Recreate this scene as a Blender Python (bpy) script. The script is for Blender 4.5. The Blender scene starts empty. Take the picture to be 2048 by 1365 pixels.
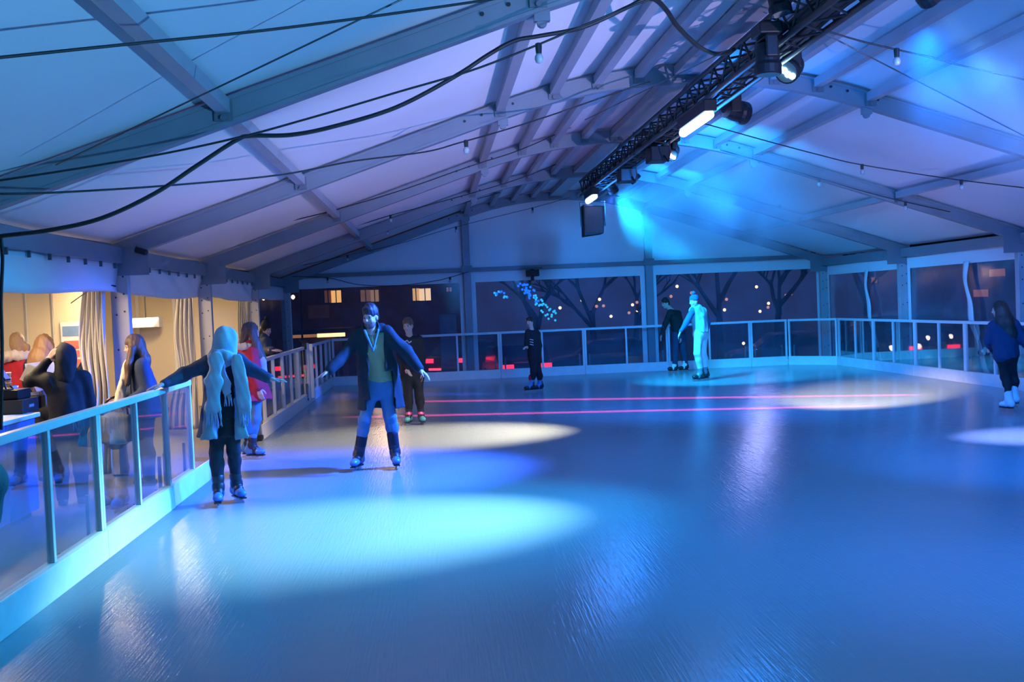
import bpy, math, random
import numpy as np
from mathutils import Vector, Matrix
random.seed(7); rng = np.random.default_rng(7)
sc = bpy.context.scene
col = sc.collection
V = lambda *a: np.array(a, float)

# ------------------------------------------------------------------ camera
FPX, CAMH, PITCH, YAW, ROLL = 2161.85, 1.7562, -.033, .0706, -.0418
def cam_axes():
    cy, sy, cp, sp = math.cos(YAW), math.sin(YAW), math.cos(PITCH), math.sin(PITCH)
    f = V(sy*cp, cy*cp, sp); r = V(cy, -sy, 0); u = np.cross(r, f)
    cr, sr = math.cos(ROLL), math.sin(ROLL)
    return cr*r+sr*u, -sr*r+cr*u, f
CR, CU, CF = cam_axes()
cd = bpy.data.cameras.new('camera'); cam = bpy.data.objects.new('camera', cd); col.objects.link(cam)
cd.sensor_fit = 'HORIZONTAL'; cd.sensor_width = 36; cd.lens = FPX/2048*36; cd.clip_start = .05; cd.clip_end = 400
m = Matrix.Identity(4)
for i in range(3):
    m[i][0], m[i][1], m[i][2] = CR[i], CU[i], -CF[i]
m[2][3] = CAMH
cam.matrix_world = m; sc.camera = cam
def at(px, py, Y):                      # photo pixel -> point on the vertical plane Y
    d = CF + CR*(px-1024)/FPX - CU*(py-682.5)/FPX
    return V(0, 0, CAMH) + d*(Y/d[1])
def atx(px, py, X):
    d = CF + CR*(px-1024)/FPX - CU*(py-682.5)/FPX
    return V(0, 0, CAMH) + d*(X/d[0])
def atz(px, py, Z=0):
    d = CF + CR*(px-1024)/FPX - CU*(py-682.5)/FPX
    return V(0, 0, CAMH) + d*((Z-CAMH)/d[2])

# ------------------------------------------------------------------ render look, world
sc.view_settings.view_transform = 'Standard'; sc.view_settings.look = 'None'
sc.view_settings.gamma = 1; sc.view_settings.use_curve_mapping = False
sc.view_settings.exposure = 0.0
sc.cycles.use_denoising = True
sc.cycles.max_bounces = 7; sc.cycles.diffuse_bounces = 4; sc.cycles.glossy_bounces = 3
sc.cycles.transparent_max_bounces = 24; sc.cycles.volume_bounces = 0
sc.cycles.caustics_reflective = False; sc.cycles.caustics_refractive = False
sc.cycles.sample_clamp_indirect = 4.0; sc.cycles.sample_clamp_direct = 0
sc.cycles.volume_step_rate = 2.0
w = bpy.data.worlds.new('night_sky'); sc.world = w; w.use_nodes = True
nt = w.node_tree; bg = nt.nodes['Background']
tc = nt.nodes.new('ShaderNodeTexCoord'); sep = nt.nodes.new('ShaderNodeSeparateXYZ'); rp = nt.nodes.new('ShaderNodeValToRGB')
nt.links.new(tc.outputs['Generated'], sep.inputs[0]); nt.links.new(sep.outputs['Z'], rp.inputs[0]); nt.links.new(rp.outputs[0], bg.inputs[0])
rp.color_ramp.elements[0].color = (.020, .030, .095, 1); rp.color_ramp.elements[0].position = 0
rp.color_ramp.elements[1].color = (.008, .013, .045, 1); rp.color_ramp.elements[1].position = .5
bg.inputs[1].default_value = 1.0

# ------------------------------------------------------------------ lights (the rink's lamps and added unseen washes)
def lamp(kind, loc, target, color, power, radius=.08, angle=40, blend=.6, size=None, barn=None):
    ld = bpy.data.lights.new('lamp_light', kind); o = bpy.data.objects.new('lamp_light', ld); col.objects.link(o)
    o.location = loc; ld.color = color; ld.energy = power
    if kind == 'SPOT':
        ld.spot_size = math.radians(angle); ld.spot_blend = blend; ld.shadow_soft_size = radius
    elif kind == 'POINT': ld.shadow_soft_size = radius
    elif kind == 'AREA':
        ld.shape = 'RECTANGLE'; ld.size, ld.size_y = size
    if target is not None:
        o.rotation_euler = (Vector(target)-Vector(loc)).to_track_quat('-Z', 'Y').to_euler()
    if barn is not None:                # barn door: no light leaves below this elevation (degrees)
        bpy.context.view_layer.update(); up = o.rotation_euler.to_matrix().transposed() @ Vector((0, 0, 1))
        ld.use_nodes = True; t = ld.node_tree; em = t.nodes['Emission']; tcn = t.nodes.new('ShaderNodeTexCoord'); dp = t.nodes.new('ShaderNodeVectorMath'); dp.operation = 'DOT_PRODUCT'
        dp.inputs[1].default_value = up; t.links.new(tcn.outputs['Normal'], dp.inputs[0]); mr = t.nodes.new('ShaderNodeMapRange'); t.links.new(dp.outputs['Value'], mr.inputs[0])
        e0 = math.sin(math.radians(barn)); mr.inputs[1].default_value = BARN*e0; mr.inputs[2].default_value = BARN*(e0+.05); mr.inputs[3].default_value = 0; mr.inputs[4].default_value = 1
        t.links.new(mr.outputs[0], em.inputs['Strength'])
    return o
BARN = 1
TX, TZ0, TZ1 = 3.135, 3.88, 4.15          # truss centre line, chord heights
CYAN, BLUE, WARM, LILAC, AZURE = (.10, .72, 1), (.03, .13, 1), (1, .74, .45), (.48, .45, 1), (.08, .36, 1)
LIGHTS = [
  # strobe bars
  ('POINT', (3.3, 12.6, 3.60), None, (.01, .22, 1), 110, .25),
  ('POINT', (3.3, 20.4, 3.55), None, (.01, .22, 1), 90, .25),
  # unseen wash floods added low at back and sides to brighten the roof
  ('SPOT', (4.5, 0.0, .5), (-2.2, 7.0, 3.2), (.13, .50, 1), 2900, 0, 80, 1, None, 8.5),
  ('SPOT', (6.5, 3.0, .5), (-1.0, 15, 3.6), (.66, .54, 1), 4600, 0, 50, 1, None, 8.5),
  ('SPOT', (1.0, 0.0, .5), (8.0, 9.5, 3.4), (.04, .35, 1), 2500, 0, 80, 1, None, 8.5),
  ('SPOT', (9.3, 8.5, .5), (5.0, 17.5, 3.9), (.40, .48, 1), 850, 0, 64, 1, None, 8.5),
  ('SPOT', (3.1, 0.0, 3.6), (3.2, 6.5, 0), (.05, .42, 1), 750, .15, 95, 1),  # unseen wash added for the foreground ice
  ('SPOT', (8.8, 10.0, .5), (1.5, 24, 3.4), (.24, .32, 1), 900, 0, 62, 1, None, 8.5),
  ('SPOT', (3.5, 14.6, 3.6), (6.5, 21, 3.0), (.01, .32, 1), 2600, .25, 75, 1),  # azure spot added to light the haze and the right roof
  ('SPOT', (3.25, 7.0, 3.50), (7.8, 12.3, 0), (.0, .17, .9), 3600, .05, 66, 1),  # deep blue pool on the right of the ice
  ('SPOT', (3.4, 4.0, 3.75), (5.5, 11, 0), (.01, .22, 1), 1500, .1, 125, 1),  # broad blue wash added to lift the near ice
  ('SPOT', (3.4, 15.2, 3.75), (5.5, 19, 0), (.02, .22, 1), 1600, .1, 135, 1),  # same added wash for the far ice
]
for L in LIGHTS: lamp(*L)

# ------------------------------------------------------------------ materials
MATS = {}
def pm(name, c, rough=.5, metal=0, bump=0, bscale=40, var=.12, vscale=6, emit=None, es=0, spec=.5, trans=0, sheen=0):
    if name in MATS: return MATS[name]
    ma = bpy.data.materials.new(name); ma.use_nodes = True; t = ma.node_tree; b = t.nodes['Principled BSDF']
    co = t.nodes.new('ShaderNodeTexCoord'); n = t.nodes.new('ShaderNodeTexNoise'); n.inputs['Scale'].default_value = vscale; n.inputs['Detail'].default_value = 4
    t.links.new(co.outputs['Object'], n.inputs['Vector'])
    r = t.nodes.new('ShaderNodeValToRGB'); t.links.new(n.outputs['Fac'], r.inputs[0])
    r.color_ramp.elements[0].position = .3; r.color_ramp.elements[1].position = .7
    r.color_ramp.elements[0].color = tuple(max(0, x*(1-var)) for x in c)+(1,)
    r.color_ramp.elements[1].color = tuple(min(1, x*(1+var)) for x in c)+(1,)
    t.links.new(r.outputs[0], b.inputs['Base Color'])
    b.inputs['Roughness'].default_value = rough; b.inputs['Metallic'].default_value = metal
    b.inputs['Specular IOR Level'].default_value = spec
    if sheen: b.inputs['Sheen Weight'].default_value = sheen
    if bump:
        n2 = t.nodes.new('ShaderNodeTexNoise'); n2.inputs['Scale'].default_value = bscale; n2.inputs['Detail'].default_value = 5
        t.links.new(co.outputs['Object'], n2.inputs['Vector'])
        bp = t.nodes.new('ShaderNodeBump'); bp.inputs['Strength'].default_value = bump; bp.inputs['Distance'].default_value = .02
        t.links.new(n2.outputs['Fac'], bp.inputs['Height']); t.links.new(bp.outputs[0], b.inputs['Normal'])
    if emit:
        b.inputs['Emission Color'].default_value = (*emit, 1); b.inputs['Emission Strength'].default_value = es
    MATS[name] = ma; return ma
def glass_mat(name, tint=(1, 1, 1), refl=1.0, milk=0.0, milkc=(.5, .55, .7), rough=.02, wav=0):
    if name in MATS: return MATS[name]
    ma = bpy.data.materials.new(name); ma.use_nodes = True; t = ma.node_tree
    for n in list(t.nodes):
        if n.type != 'OUTPUT_MATERIAL': t.nodes.remove(n)
    out = t.nodes['Material Output']
    tr = t.nodes.new('ShaderNodeBsdfTransparent'); tr.inputs[0].default_value = (*tint, 1)
    gl = t.nodes.new('ShaderNodeBsdfGlossy'); gl.inputs['Roughness'].default_value = rough
    fr = t.nodes.new('ShaderNodeFresnel'); fr.inputs[0].default_value = 1.45
    mu = t.nodes.new('ShaderNodeMath'); mu.operation = 'MULTIPLY'; mu.inputs[1].default_value = refl; t.links.new(fr.outputs[0], mu.inputs[0])
    co = t.nodes.new('ShaderNodeTexCoord'); nz = t.nodes.new('ShaderNodeTexNoise'); nz.inputs['Scale'].default_value = 2.5
    t.links.new(co.outputs['Object'], nz.inputs['Vector'])
    bpn = t.nodes.new('ShaderNodeBump'); bpn.inputs['Strength'].default_value = wav; bpn.inputs['Distance'].default_value = .05
    t.links.new(nz.outputs['Fac'], bpn.inputs['Height'])
    if wav: t.links.new(bpn.outputs[0], gl.inputs['Normal'])
    mx = t.nodes.new('ShaderNodeMixShader'); t.links.new(mu.outputs[0], mx.inputs[0]); t.links.new(tr.outputs[0], mx.inputs[1]); t.links.new(gl.outputs[0], mx.inputs[2])
    last = mx
    if milk:
        df = t.nodes.new('ShaderNodeBsdfDiffuse'); df.inputs[0].default_value = (*milkc, 1)
        m2 = t.nodes.new('ShaderNodeMath'); m2.operation = 'MULTIPLY'; m2.inputs[1].default_value = 2*milk; t.links.new(nz.outputs['Fac'], m2.inputs[0])
        mx2 = t.nodes.new('ShaderNodeMixShader'); t.links.new(m2.outputs[0], mx2.inputs[0]); t.links.new(mx.outputs[0], mx2.inputs[1]); t.links.new(df.outputs[0], mx2.inputs[2]); last = mx2
    t.links.new(last.outputs[0], out.inputs['Surface'])
    MATS[name] = ma; return ma
def glow(name, c, s): return pm(name, c, .5, emit=c, es=s, var=.02)

# ------------------------------------------------------------------ mesh helpers
class MB:
    def __init__(s): s.v = []; s.f = []
    def add(s, vs, fs):
        o = len(s.v); s.v += [tuple(map(float, p)) for p in vs]; s.f += [tuple(i+o for i in f) for f in fs]; return s
    def box(s, a, b):
        (x0, y0, z0), (x1, y1, z1) = a, b
        return s.add([(x0,y0,z0),(x1,y0,z0),(x1,y1,z0),(x0,y1,z0),(x0,y0,z1),(x1,y0,z1),(x1,y1,z1),(x0,y1,z1)],
                     [(0,3,2,1),(4,5,6,7),(0,1,5,4),(1,2,6,5),(2,3,7,6),(3,0,4,7)])
    def obox(s, c, size, rot=None):      # oriented box, rot: 3x3 columns = axes
        R = np.eye(3) if rot is None else np.array(rot, float); h = np.array(size)/2; c = np.array(c, float)
        vs = [c+R@(h*np.array(k)) for k in [(-1,-1,-1),(1,-1,-1),(1,1,-1),(-1,1,-1),(-1,-1,1),(1,-1,1),(1,1,1),(-1,1,1)]]
        return s.add(vs, [(0,3,2,1),(4,5,6,7),(0,1,5,4),(1,2,6,5),(2,3,7,6),(3,0,4,7)])
    def tube(s, pts, r, n=8, cap=True):
        pts = [np.array(p, float) for p in pts]; rs = r if hasattr(r, '__len__') else [r]*len(pts); vs = []; fs = []
        up = V(0, 0, 1); prev = None
        for i, p in enumerate(pts):
            d = pts[min(i+1, len(pts)-1)]-pts[max(i-1, 0)]; d = d/(np.linalg.norm(d)+1e-9)
            if prev is None:
                a = up if abs(d[2]) < .9 else V(1, 0, 0); a = a-d*(a@d)
            else: a = prev-d*(prev@d)
            a = a/(np.linalg.norm(a)+1e-9); prev = a; b = np.cross(d, a)
            for k in range(n):
                t = 2*math.pi*k/n; vs.append(p+rs[i]*(math.cos(t)*a+math.sin(t)*b))
        for i in range(len(pts)-1):
            for k in range(n):
                fs.append((i*n+k, i*n+(k+1) % n, (i+1)*n+(k+1) % n, (i+1)*n+k))
        if cap: fs += [tuple(range(n))[::-1], tuple(range((len(pts)-1)*n, len(pts)*n))]
        return s.add(vs, fs)
    def lathe(s, c, prof, n=14, axis=None):   # prof: (r, h) along axis
        ax = V(0,0,1) if axis is None else np.array(axis, float)/np.linalg.norm(axis); c = np.array(c, float)
        a = V(1,0,0) if abs(ax[0]) < .8 else V(0,1,0); a = a-ax*(a@ax); a /= np.linalg.norm(a); b = np.cross(ax, a)
        vs = []; fs = []
        for (r, h) in prof:
            for k in range(n):
                t = 2*math.pi*k/n; vs.append(c+ax*h+max(r, 1e-4)*(math.cos(t)*a+math.sin(t)*b))
        for i in range(len(prof)-1):
            for k in range(n): fs.append((i*n+k, i*n+(k+1) % n, (i+1)*n+(k+1) % n, (i+1)*n+k))
        fs += [tuple(range(n))[::-1], tuple(range((len(prof)-1)*n, len(prof)*n))]
        return s.add(vs, fs)
    def sheet(s, fn, nu, nv):            # fn(u,v) -> point
        vs = [fn(i/nu, j/nv) for i in range(nu+1) for j in range(nv+1)]
        fs = [(i*(nv+1)+j, (i+1)*(nv+1)+j, (i+1)*(nv+1)+j+1, i*(nv+1)+j+1) for i in range(nu) for j in range(nv)]
        return s.add(vs, fs)
    def prism(s, poly, y0, y1):          # poly in XZ
        n = len(poly); vs = [(x, y0, z) for x, z in poly]+[(x, y1, z) for x, z in poly]
        fs = [tuple(range(n)), tuple(range(n, 2*n))[::-1]]+[(i, i+n, (i+1) % n+n, (i+1) % n) for i in range(n)]
        return s.add(vs, fs)
    def build(s, name, m_, parent=None, smooth=False, bevel=0, solid=0):
        me = bpy.data.meshes.new(name); me.from_pydata(s.v, [], s.f); me.validate(); me.update()
        if smooth:
            me.polygons.foreach_set('use_smooth', [True]*len(me.polygons))
        o = bpy.data.objects.new(name, me); me.materials.append(m_)
        if parent is not None:
            o.parent = parent
            b = Vector(parent.get('_base', (0, 0, 0)))
            if b.length: me.transform(Matrix.Translation(-b))
            o['_base'] = parent.get('_base', (0, 0, 0)) if parent.get('_base') is not None else (0, 0, 0)
        col.objects.link(o)
        if bevel:
            md = o.modifiers.new('bevel', 'BEVEL'); md.width = bevel; md.segments = 2; md.limit_method = 'ANGLE'
        if solid:
            md = o.modifiers.new('solid', 'SOLIDIFY'); md.thickness = solid; md.offset = 0
        return o
def tag(o, label=None, cat=None, group=None, kind=None):
    if label: o['label'] = label
    if cat: o['category'] = cat
    if group: o['group'] = group
    if kind: o['kind'] = kind
    return o
def thing(name, base, label, cat=None, group=None, kind=None):
    o = bpy.data.objects.new(name, None); col.objects.link(o); o.location = tuple(map(float, base)); o['_base'] = tuple(map(float, base))
    o.empty_display_size = .1
    return tag(o, label, cat, group, kind)
def nrm(v): v = np.array(v, float); return v/(np.linalg.norm(v)+1e-9)
def share(src, name, parent, loc):       # copy of a mesh object under another parent at a local place
    c = src.copy(); c.name = name; c.parent = parent; c.location = loc; col.objects.link(c); return c

M_fabric = pm('white_tent_fabric', (.80, .81, .83), .6, bump=.25, bscale=1.2, var=.03, vscale=.6, spec=.3)
M_fabric2 = pm('white_curtain_fabric', (.56, .54, .52), .65, bump=.5, bscale=5, var=.04, vscale=2)
M_alu = pm('brushed_aluminium', (.19, .22, .26), .5, .2, bump=.05, bscale=80, var=.06, vscale=3)
M_alu_d = pm('dull_aluminium', (.13, .15, .18), .5, .2, var=.08, vscale=4)
M_purlin = pm('purlin_aluminium', (.36, .38, .42), .5, .2, var=.06, vscale=3)
M_leg = pm('leg_aluminium', (.42, .43, .45), .5, .2, bump=.05, bscale=80, var=.06, vscale=3)
M_white = pm('white_painted_steel', (.80, .81, .83), .35, var=.03)
M_kick = pm('white_kickboard', (.82, .83, .85), .35, bump=.06, bscale=20, var=.05, vscale=5)
M_black = pm('black_metal', (.012, .013, .016), .45, var=.2)
M_rubber = pm('black_cable_rubber', (.010, .010, .012), .55, var=.2)
M_steel = pm('dark_steel_wire', (.08, .085, .10), .4, .6)
M_glass = glass_mat('clear_barrier_glass', (.93, .96, .98), .55, .03, (.4, .5, .65))
M_pvc = glass_mat('clear_window_film', (.80, .82, .88), .40, .15, (.30, .42, .66), .16, .12)
# ------------------------------------------------------------------ tent geometry
XL, XR, XC = -3.48, 9.66, 3.09
YG, BAY = 26.50, 4.593
FR = [YG-BAY*k for k in range(0, 8)]        # frame planes, gable first
HW = (XR-XL)/2
def zr(x):                                   # underside of the rafters
    u = abs(x-XC); return 4.30-.0753*u*u if u < 2.19 else 3.939-.33*(u-2.19)
XS = list(np.linspace(XL-.2, XC-2.19, 9))+list(np.linspace(XC-2.19, XC+2.19, 15))[1:]+list(np.linspace(XC+2.19, XR+.2, 9))[1:]
RD = .20
# ice, ground
def ice_mat():
    ma = bpy.data.materials.new('scratched_ice'); ma.use_nodes = True; t = ma.node_tree; b = t.nodes['Principled BSDF']; L = t.links.new
    co = t.nodes.new('ShaderNodeTexCoord')
    n = t.nodes.new('ShaderNodeTexNoise'); n.inputs['Scale'].default_value = .45; n.inputs['Detail'].default_value = 1; L(co.outputs['Object'], n.inputs[0])
    r = t.nodes.new('ShaderNodeValToRGB'); L(n.outputs[0], r.inputs[0]); r.color_ramp.elements[0].position = .15; r.color_ramp.elements[1].position = .85
    r.color_ramp.elements[0].color = (.23, .30, .36, 1); r.color_ramp.elements[1].color = (.27, .345, .41, 1); L(r.outputs[0], b.inputs['Base Color'])
    rr = t.nodes.new('ShaderNodeMapRange'); L(n.outputs[0], rr.inputs[0]); rr.inputs[3].default_value = .20; rr.inputs[4].default_value = .36; b.inputs['Roughness'].default_value = .17
    b.inputs['Specular IOR Level'].default_value = .55
    # skate scratches: thin stretched noises in several directions
    prev = None
    for k, (ang, sx, sy, st) in enumerate([(.35, 60, 3, .12), (1.4, 70, 2.5, .14), (2.3, 50, 3, .12), (.05, 2.5, 9, .10)]):
        mp = t.nodes.new('ShaderNodeMapping'); mp.inputs['Rotation'].default_value = (0, 0, ang); mp.inputs['Scale'].default_value = (sx, sy, 1); L(co.outputs['Object'], mp.inputs[0])
        nz = t.nodes.new('ShaderNodeTexNoise'); nz.inputs['Scale'].default_value = 1; nz.inputs['Detail'].default_value = 3; L(mp.outputs[0], nz.inputs[0])
        bp = t.nodes.new('ShaderNodeBump'); bp.inputs['Strength'].default_value = st; bp.inputs['Distance'].default_value = .012; L(nz.outputs[0], bp.inputs['Height'])
        if prev: L(prev.outputs[0], bp.inputs['Normal'])
        prev = bp
    L(prev.outputs[0], b.inputs['Normal']); return ma
M_ice = ice_mat()
XB, YB, XBR, HRAIL, KZ, PITCHP = -2.4875, 26.12, 9.567, 1.13, .2166, 1.0326
fl = MB(); fl.sheet(lambda u, v: (XB-.05+(XBR+.1-XB)*u, -10+(YB+.1+10)*v, 0), 4, 10)
tag(fl.build('floor', M_ice), 'scratched pale ice sheet of the rink', kind='structure')
M_deck = pm('grey_matting', (.16, .16, .19), .35, bump=.15, bscale=25, var=.15, vscale=1.5)
d = MB(); d.box((-7.2, -10, -.12), (XB-.05, 26.6, -.005)); tag(d.build('floor_annex', M_deck), 'dark shiny matting floor beside the rink under the side tent', kind='structure')
M_asph = pm('wet_asphalt', (.05, .05, .055), .35, bump=.2, bscale=20, var=.2, vscale=1)
d = MB(); d.box((-60, 28.5, -1.3), (70, 110, -1.0)); d.box((12.5, -15, -1.3), (70, 28.5, -1.0)); tag(d.build('ground', M_asph), 'dark asphalt street outside the clear tent walls', kind='structure')

# ceiling: fabric bays, purlins, bracing wires
ceil = thing('ceiling', (XC, 8, 4.4), 'white fabric roof of the marquee with purlins and bracing wires', kind='structure')
def fabric_bay(y0, y1, n=14):
    b = MB(); nx = len(XS)-1
    def fn(u, v):
        i = u*nx; k = min(int(i), nx-1); x = XS[k]+(XS[k+1]-XS[k])*(i-k); y = y0+(y1-y0)*v
        sag = .035*math.sin(math.pi*v)*(.6+.4*math.sin(3.1*x+y0))
        return (x, y, zr(x)+RD+.035-sag)
    b.sheet(fn, nx, n); return b.build('roof_panel', M_fabric, ceil, smooth=True)
ys = FR+[FR[-1]-BAY]
for k in range(len(ys)-1): fabric_bay(ys[k+1], ys[k])
PUR = [4.56, 2.22, 1.58, 1.06, .57]
px = [XC-a for a in PUR]+[XC]+[XC+a for a in PUR[::-1]]
for k in range(len(ys)-1):
    for x in px:
        wd = .15 if abs(x-XC) < .01 else .05
        z = zr(x)+RD+.0
        b = MB(); b.box((x-wd, ys[k+1]+.06, z-.11), (x+wd, ys[k]-.06, z-.01)); b.build('roof_purlin', M_purlin, ceil)
        b = MB(); b.box((x-wd-.015, ys[k+1]+.06, z-.17), (x+wd+.015, ys[k+1]+.075, z-.02)); b.tube([(x, ys[k+1]+.075, z-.15), (x, ys[k+1]+.10, z-.15)], .022, 6)
        b.box((x-wd-.015, ys[k]-.075, z-.17), (x+wd+.015, ys[k]-.06, z-.02)); b.tube([(x, ys[k]-.10, z-.15), (x, ys[k]-.075, z-.15)], .022, 6); b.build('purlin_bracket', M_alu_d, ceil)
# eave beams
for k in range(len(ys)-1):
    for x, s in ((XL-.1, 1), (XR+.1, -1)):
        b = MB(); b.box((x-.06, ys[k+1]+.06, 2.42), (x+.06, ys[k]-.06, 2.60)); b.build('eave_beam', M_alu, ceil)
# bracing wires between frames (roof crosses)
def wire(p, q, r=.006, sag=0, name='bracing_wire', parent=ceil, m_=M_steel, n=14):
    p = np.array(p, float); q = np.array(q, float)
    pts = [p+(q-p)*t-V(0, 0, sag*4*t*(1-t)) for t in np.linspace(0, 1, n if sag else 2)]
    return MB().tube(pts, r, 6).build(name, m_, parent, smooth=True)
def roofpt(x, y, dz=-.06): return V(x, y, zr(x)+dz)
# ------------------------------------------------------------------ portal frames
def frame(y, k, first, gable=False):
    lab = ['gable portal frame of grey aluminium at the far end of the marquee', 'grey aluminium portal frame nearest the far gable',
           'grey aluminium portal frame in the middle of the marquee, two bays before the gable', 'grey aluminium portal frame with bolted left leg beside the wrinkled curtain',
           'large grey aluminium portal frame crossing the top left of the roof'] + ['grey aluminium portal frame overhead behind the view']*3
    t = thing('portal_frame', (XC, y, 0), lab[k], kind='structure')
    hy = .06
    up = [(x, zr(x)) for x in XS]; dn = [(x, zr(x)+RD) for x in XS][::-1]
    # hollow-section look: main web, proud lower and upper flanges
    MB().prism([(x, z+.03) for x, z in up]+[(x, z-.03) for x, z in dn], y-hy+.008, y+hy-.008).build('rafter', M_alu, t)
    MB().prism(up+[(x, z+.03) for x, z in up[::-1]], y-hy, y+hy).build('rafter_lower_flange', M_alu, t)
    MB().prism([(x, z-.03) for x, z in dn[::-1]]+dn, y-hy, y+hy).build('rafter_upper_flange', M_alu, t)
    for s, x in ((-1, XL), (1, XR)):
        xo = x+.2*s if s < 0 else x+.2
        x0, x1 = min(x, xo), max(x, xo)
        b = MB(); b.box((x0, y-hy, 0), (x1, y+hy, 2.5)); lg = b.build('leg', M_leg, t, bevel=.008)
        b = MB()
        for z in (.4, .75, 1.1, 1.45, 1.85, 2.05, 2.25):
            for dx in (-.04, .05): b.lathe((x0+.1+dx, y-hy+.001, z+dx*.4), [(.011, 0), (.011, .008)], 8, (0, -1, 0))
        b.build('bolt', M_black, lg)
        b = MB(); b.box((x0-.05, y-.15, 0), (x1+.05, y+.15, .015)); b.build('base_plate', M_alu_d, t)
        b = MB(); b.box((x0+.01, y-hy-.012, 2.28), (x1+.25*(s < 0), y-hy-.002, 2.58)) if s < 0 else b.box((x0-.25, y-hy-.012, 2.28), (x1-.01, y-hy-.002, 2.58))
        b.build('corner_plate', M_alu, t)
    for x in (XC-2.19, XC+2.19):           # splice hooks under the arch
        b = MB(); b.box((x-.06, y-.03, zr(x)-.07), (x+.06, y+.03, zr(x)+.02)); b.lathe((x, y-.02, zr(x)-.075), [(.04, 0), (.04, .05)], 10, (0, 1, 0)); b.build('splice_lug', M_alu, t)
        b = MB()
        for dx in (-.45, -.25, .12): b.lathe((x+dx, y-hy+.001, zr(x+dx)+.13), [(.016, 0), (.016, .01)], 8, (0, -1, 0))
        b.build('splice_bolt', M_black, t)
    return t
for k, y in enumerate(FR): frame(y, k, k == 0)

# ------------------------------------------------------------------ gable wall (far end)
wb = thing('wall_back', (XC, YG+.1, 0), 'white fabric gable wall with three wide clear windows', kind='structure')
GX = [XL-.18+4.5*k for k in range(4)]
ZC, ZW = 2.67, 2.36
for k in range(3):
    x0, x1 = GX[k]+.06, GX[k+1]-.06
    if k == 2: x1 = XR+.1
    n = 12
    b = MB(); b.sheet(lambda u, v: (x0+(x1-x0)*u, YG+.13+.012*math.sin(9*u+3*v), ZC+(zr(x0+(x1-x0)*u)+RD-ZC)*v), n, 8); b.build('gable_panel', M_fabric, wb, smooth=True)
    b = MB(); b.sheet(lambda u, v: (x0+(x1-x0)*u, YG+.12+.02*math.sin(14*u)*(1-v), ZW+(ZC-ZW)*v), 16, 4); b.build('valance', M_fabric, wb, smooth=True)
    for xs in (x0, x1-.14): MB().sheet(lambda u, v: (xs+.14*u, YG+.115, ZW*v), 2, 2).build('window_border', M_fabric, wb)
    MB().box((x0, YG+.1, .0), (x1, YG+.13, .12)).build('skirt', M_fabric, wb)
    b = MB(); b.sheet(lambda u, v: (x0+.1+(x1-x0-.2)*u, YG+.15+.02*math.sin(11*u+2*v), .1+(ZW+.02-.1)*v), 16, 8)
    tag(b.build('window_%d' % (k+1), M_pvc, smooth=True), ['clear film window in the gable wall, left of three', 'clear film window in the gable wall, middle of three', 'clear film window in the gable wall, right of three'][k], kind='structure')
for x in GX[1:3]:
    MB().box((x-.09, YG-.05, 0), (x+.09, YG+.09, zr(x)+.02)).build('gable_post', M_alu, wb, bevel=.008)
    MB().box((x-.13, YG-.07, ZC-.06), (x+.13, YG-.045, ZC+.10)).build('post_bracket', M_alu_d, wb)
for k in range(3):
    x0, x1 = GX[k]+.1, GX[k+1]-.1
    MB().box((x0, YG-.03, ZC-.05), (x1, YG+.05, ZC+.05)).build('gable_rail', M_alu_d, wb)

# ------------------------------------------------------------------ right wall
wr = thing('wall_right', (XR+.1, 14, 0), 'white fabric valance and clear film windows along the right side', kind='structure')
nwin = 3
for k in range(len(ys)-1):
    y1, y0 = ys[k]-.07, ys[k+1]+.07
    X = XR+.16
    b = MB(); b.sheet(lambda u, v: (X+.02*math.sin(8*u+k), y0+(y1-y0)*u, 2.18+(2.55-2.18)*v), 14, 4); b.build('valance', M_fabric, wr, smooth=True)
    MB().sheet(lambda u, v: (X+.01, y0+(y1-y0)*u, .0+.14*v), 4, 1).build('skirt', M_fabric, wr)
    for yy in (y0, y1-.13): MB().sheet(lambda u, v: (X+.012, yy+.13*u, 2.2*v), 1, 2).build('window_border', M_fabric, wr)
    nwin += 1
    b = MB(); b.sheet(lambda u, v: (X+.03+.03*math.sin(9*u+2.2*v+k)*v*(1-v)*2, y0+(y1-y0)*u, .1+2.12*v), 16, 8)
    tag(b.build('window_%d' % nwin, M_pvc, smooth=True), ['clear film window in the right wall, furthest bay beside the gable', 'clear film window in the right wall, second bay from the gable', 'clear film window in the right wall, third bay from the gable behind the skater'][k] if k < 3 else 'clear film window in the right wall, bays out of view', kind='structure')
    # seam strips hanging slack in the middle of the bay
    ym = (y0+y1)/2-.35
    b = MB(); b.sheet(lambda u, v: (X-.05-.10*math.sin(math.pi*(1-v))*.6, ym+.16*(u-.5)*(1+.25*math.sin(13*v+k))-(1-v)**1.3*.75+.04*math.sin(17*v), .12+2.1*v), 3, 24)
    b.build('seam_strip', M_fabric, wr, smooth=True, solid=.012)

# ------------------------------------------------------------------ left side: valances, curtains, side tent
wl = thing('wall_left', (XL-.1, 14, 0), 'white fabric valances over the open left side of the marquee', kind='structure')
for k in range(1, len(ys)-1):
    y1, y0 = ys[k]-.07, ys[k+1]+.07
    b = MB(); b.sheet(lambda u, v: (XL-.13+.05*math.sin(7*u+2*k)*(1-v)+.02*math.sin(23*u+5*v), y0+(y1-y0)*u, 2.07+.03*math.sin(5*u+k)+(2.46-2.07)*v), 24, 6)
    b.build('valance', M_fabric, wl, smooth=True, solid=.01)
    b = MB()
    for q in range(9): yq = y0+.15+q*(y1-y0-.3)/8; b.box((XL-.10, yq-.01, 2.36), (XL-.07, yq+.01, 2.46))
    b.build('valance_strap', M_alu_d, wl)
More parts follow.
